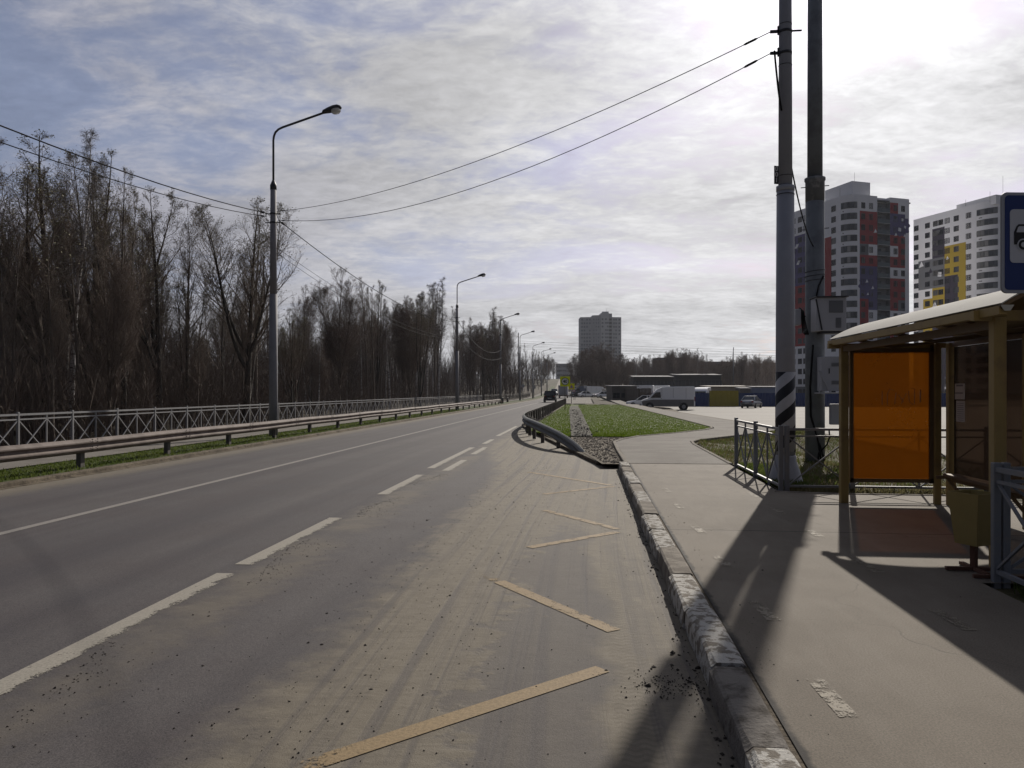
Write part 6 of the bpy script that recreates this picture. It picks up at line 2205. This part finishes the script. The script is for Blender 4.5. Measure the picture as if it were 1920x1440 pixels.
WORDS = {'leafy': 'young-leaved brown tree', 'birch': 'white-trunked birch', 'bare': 'slender bare tree', 'bushy': 'many-stemmed reddish tree'}
n_left = 0
tries = 0
while n_left < 176 and tries < 4000:
    tries += 1
    px = RNG.uniform(-70, 1046) if RNG.random() < .7 else RNG.uniform(545, 1046)
    lat = -17.2 - 34 * RNG.random() ** 1.25
    x_, y_ = at_col(px, lat)
    if px > 930:
        q = P(px, RNG.uniform(110, 520))
        x_, y_ = q.x, q.y
        lat = x_ - float(bend(y_))
        if lat > -15.0:
            continue
    if y_ > 530:
        continue
    z_ = ground_left(x_, y_)
    py = float(np.interp(px, TOPX, TOPY)) + (RNG.uniform(12, 90) if RNG.random() < .16 else RNG.uniform(125, 270)) * (1 - .93 * min(1, max(0, px - 420) / 380))
    h_ = top_h(x_, y_, py) - z_
    if h_ > 19:
        h_ = RNG.uniform(14, 18.5)
    if h_ < 4.5:
        continue
    kind = RNG.choice(['leafy', 'birch', 'bare', 'bushy'], p=[.26, .24, .40, .10])
    zone = 'left of the nearest lamp' if px < 508 else 'between the first two lamps' if px < 855 else 'between second and third lamps' if px < 937 else 'beyond the third lamp post'
    row_ = 'behind the pale fence' if lat > -24 else 'inside the wood' if lat > -36 else 'deep in the wood'
    lb = f'{WORDS[kind]} {row_}, {zone}'
    tree(kind, int(RNG.integers(0, 9)), (x_, y_, z_), h_, lb, lb.replace(WORDS[kind], WORDS[kind] + 's', 1), fat=RNG.uniform(.85, 1.2))
    n_left += 1

# trees lining the far climb of the road
for i in range(24):
    y_ = 285 + 235 * (i // 2 + RNG.random()) / 12
    lat = RNG.uniform(-17.5, -15.0) if i % 2 == 0 else RNG.uniform(3.0, 10.0)
    x_ = lat + float(bend(y_))
    z_ = float(gz(x_, y_)) if i % 2 else ground_left(x_, y_)
    kind = ('bare', 'bushy', 'birch')[i % 3]
    lb = f"{WORDS[kind]} on the {'left' if i % 2 == 0 else 'right'} side of the far climbing road"
    tree(kind, i, (x_, y_, z_), RNG.uniform(10, 15), lb, lb, fat=RNG.uniform(1.0, 1.4))

# clump in front of the grey tower
for i, (px, D, py, fat) in enumerate(((1078, 236, 672, 1.2), (1090, 214, 658, 1.2), (1104, 226, 652, 1.25), (1118, 208, 650, 1.3), (1126, 222, 643, 1.25), (1139, 212, 650, 1.3), (1151, 224, 656, 1.25), (1162, 210, 668, 1.3), (1174, 222, 676, 1.2), (1110, 200, 668, 1.4), (1144, 203, 672, 1.4))):
    q = P(px, D, 0)
    q.z = float(gz(q.x, q.y))
    nm = ('leftmost', 'second', 'third', 'fourth', 'tallest', 'sixth', 'seventh', 'eighth', 'rightmost', 'low front left', 'low front right')[i]
    tree('bushy', i, q, ZH(py, D) - q.z, f'{nm} reddish tree of the clump in front of the grey tower block', 'tree clump in front of the tower block', fat=fat * 1.15)
# tree line on the rise to the right
RX = [1165, 1190, 1215, 1240, 1262, 1285, 1310, 1325, 1340, 1360, 1385, 1405, 1425, 1445, 1500]
RY = [676, 668, 664, 666, 657, 655, 656, 672, 676, 672, 662, 664, 664, 668, 676]
for i in range(70):
    px = 1168 + 312 * (i + RNG.random()) / 70
    D = RNG.uniform(238, 320)
    q = P(px, D, 0)
    q.z = float(gz(q.x, q.y))
    py = float(np.interp(px, RX, RY)) + RNG.uniform(-1, 9)
    kind = RNG.choice(['bushy', 'bare', 'birch'], p=[.5, .35, .15])
    zone = 'behind the garage rows left of the mast' if px < 1372 else 'between the mast and the striped pole'
    lb = f'{WORDS[kind]} on the rise {zone}'
    tree(kind, int(RNG.integers(0, 9)), q, max(7, ZH(py, D) - q.z), lb, lb, fat=RNG.uniform(1.1, 1.5))
for i, (px, D, py, kind, lb, fat) in enumerate(((1283, 252, 655, 'bushy', 'round crowned tree standing above the treeline left of the mast', 1.4), (1307, 250, 653, 'birch', 'thin pointed tree right of the round crowned one in the treeline', .9), (1326, 250, 664, 'birch', 'thin tree with a tufted top left of the mast', .9))):
    q = P(px, D, 0)
    q.z = float(gz(q.x, q.y))
    tree(kind, i, q, ZH(py, D) - q.z, lb, None, fat=fat)


# ------------------------------------------------------------------ undergrowth and deep wood (nobody could count these)
def thicket(name, pts, hts, r_, seed, n_tw, tw_len, m_, up=.6):
    g = np.random.default_rng(seed)
    pts, hts = np.asarray(pts, float), np.asarray(hts, float)
    N, k = len(pts), 6
    out = np.empty((N, k, 3))
    out[:, 0] = pts
    dr = g.normal(0, .13, (N, 3)) + np.array([0, 0, 1.0])
    for j in range(1, k):
        dr = dr + g.normal(0, .10, (N, 3)); dr /= np.linalg.norm(dr, axis=1, keepdims=True)
        out[:, j] = out[:, j - 1] + dr * (hts / (k - 1))[:, None]
    rad = (r_ * g.uniform(.5, 1.4, N))[:, None] * np.linspace(1, .25, k)[None]
    V1, F1 = tubes_np(out, rad, 4)
    hs = np.repeat(hts, n_tw).reshape(N, n_tw)
    L2, R2 = branch(g, out, rad, n_tw, .15, 1.0, lambda t_: tw_len * hs * (1.15 - .75 * t_), 42, up * .5, 4, .10, .6, .10)
    R2 = np.clip(R2, .006, .03)
    V2, F2 = tubes_np(L2, R2, 3)
    L3, R3 = branch(g, L2, R2, 5, .2, 1.0, lambda t_: tw_len * .33 * np.repeat(hts, n_tw)[:, None] * np.ones_like(t_), 38, .2, 3, .1, .7, .05)
    R3 = np.clip(R3, .005, .012)
    V3, F3 = tubes_np(L3, R3, 3)
    o = put(name, mesh_np(name, np.concatenate([V1, V2, V3]), np.concatenate([F1, F2 + len(V1), F3 + len(V1) + len(V2)]), m_))
    o['kind'] = 'stuff'
    return o


g = np.random.default_rng(31)
pts, hts = [], []
while len(pts) < 3400:
    px = g.uniform(-120, 1043)
    lat = -17.0 - 26 * g.random() ** 1.2
    x_, y_ = at_col(px, lat)
    if y_ > 400:
        continue
    pts.append((x_, y_, ground_left(x_, y_) - .05)); hts.append(g.uniform(1.0, 4.0))
thicket('undergrowth', pts, hts, .022, 32, 7, .30, M['brush'])
pts, hts = [], []
while len(pts) < 4800:
    px = g.uniform(-140, 1046) if g.random() < .6 else g.uniform(540, 1046)
    lat = -34 - 46 * g.random()
    x_, y_ = at_col(px, lat)
    if px > 900 and g.random() < .8:
        q = P(px, g.uniform(120, 560))
        x_, y_ = q.x, q.y
        if x_ - float(bend(y_)) > -15.5:
            continue
    if y_ > 600:
        continue
    z_ = ground_left(x_, y_)
    lim = top_h(x_, y_, float(np.interp(px, TOPX, TOPY)) + 240 * (1 - .95 * min(1, max(0, px - 400) / 400))) - z_
    h_ = min(g.uniform(6.0, 12.5), lim)
    if h_ < 3:
        continue
    pts.append((x_, y_, z_ - .05)); hts.append(h_)
thicket('deep_wood', pts, hts, .075, 33, 9, .20, M['brush'], 1.0)
pts, hts = [], []
while len(pts) < 2300:
    px = g.uniform(1062, 1500)
    D = g.uniform(246, 360) if g.random() < .8 else g.uniform(233, 246)
    q = P(px, D, 0)
    z_ = float(gz(q.x, q.y))
    lim = ZH(float(np.interp(px, [1050, 1165] + RX[1:], [700, 690] + RY[1:])) + 5, D) - z_
    h_ = min(g.uniform(5, 11) if D > 246 else g.uniform(2, 4), lim)
    if h_ < 2:
        continue
    pts.append((q.x, q.y, z_ - .05)); hts.append(h_)
thicket('wooded_rise', pts, hts, .08, 34, 9, .24, M['twig_red'], 1.0)


# --- haze: thin spring air, one closed box of even density
m_, t = newmat('thin_haze')
v_ = t.n('ShaderNodeVolumePrincipled', {'Color': (0.86, 0.90, 1.0), 'Density': 0.00014, 'Anisotropy': 0.1})
t.n('ShaderNodeOutputMaterial', {'Volume': v_.outputs[0]})
hz = MB().box((60, 420, 30), (1500, 1080, 100)).build('haze', m_)
hz['kind'] = 'stuff'
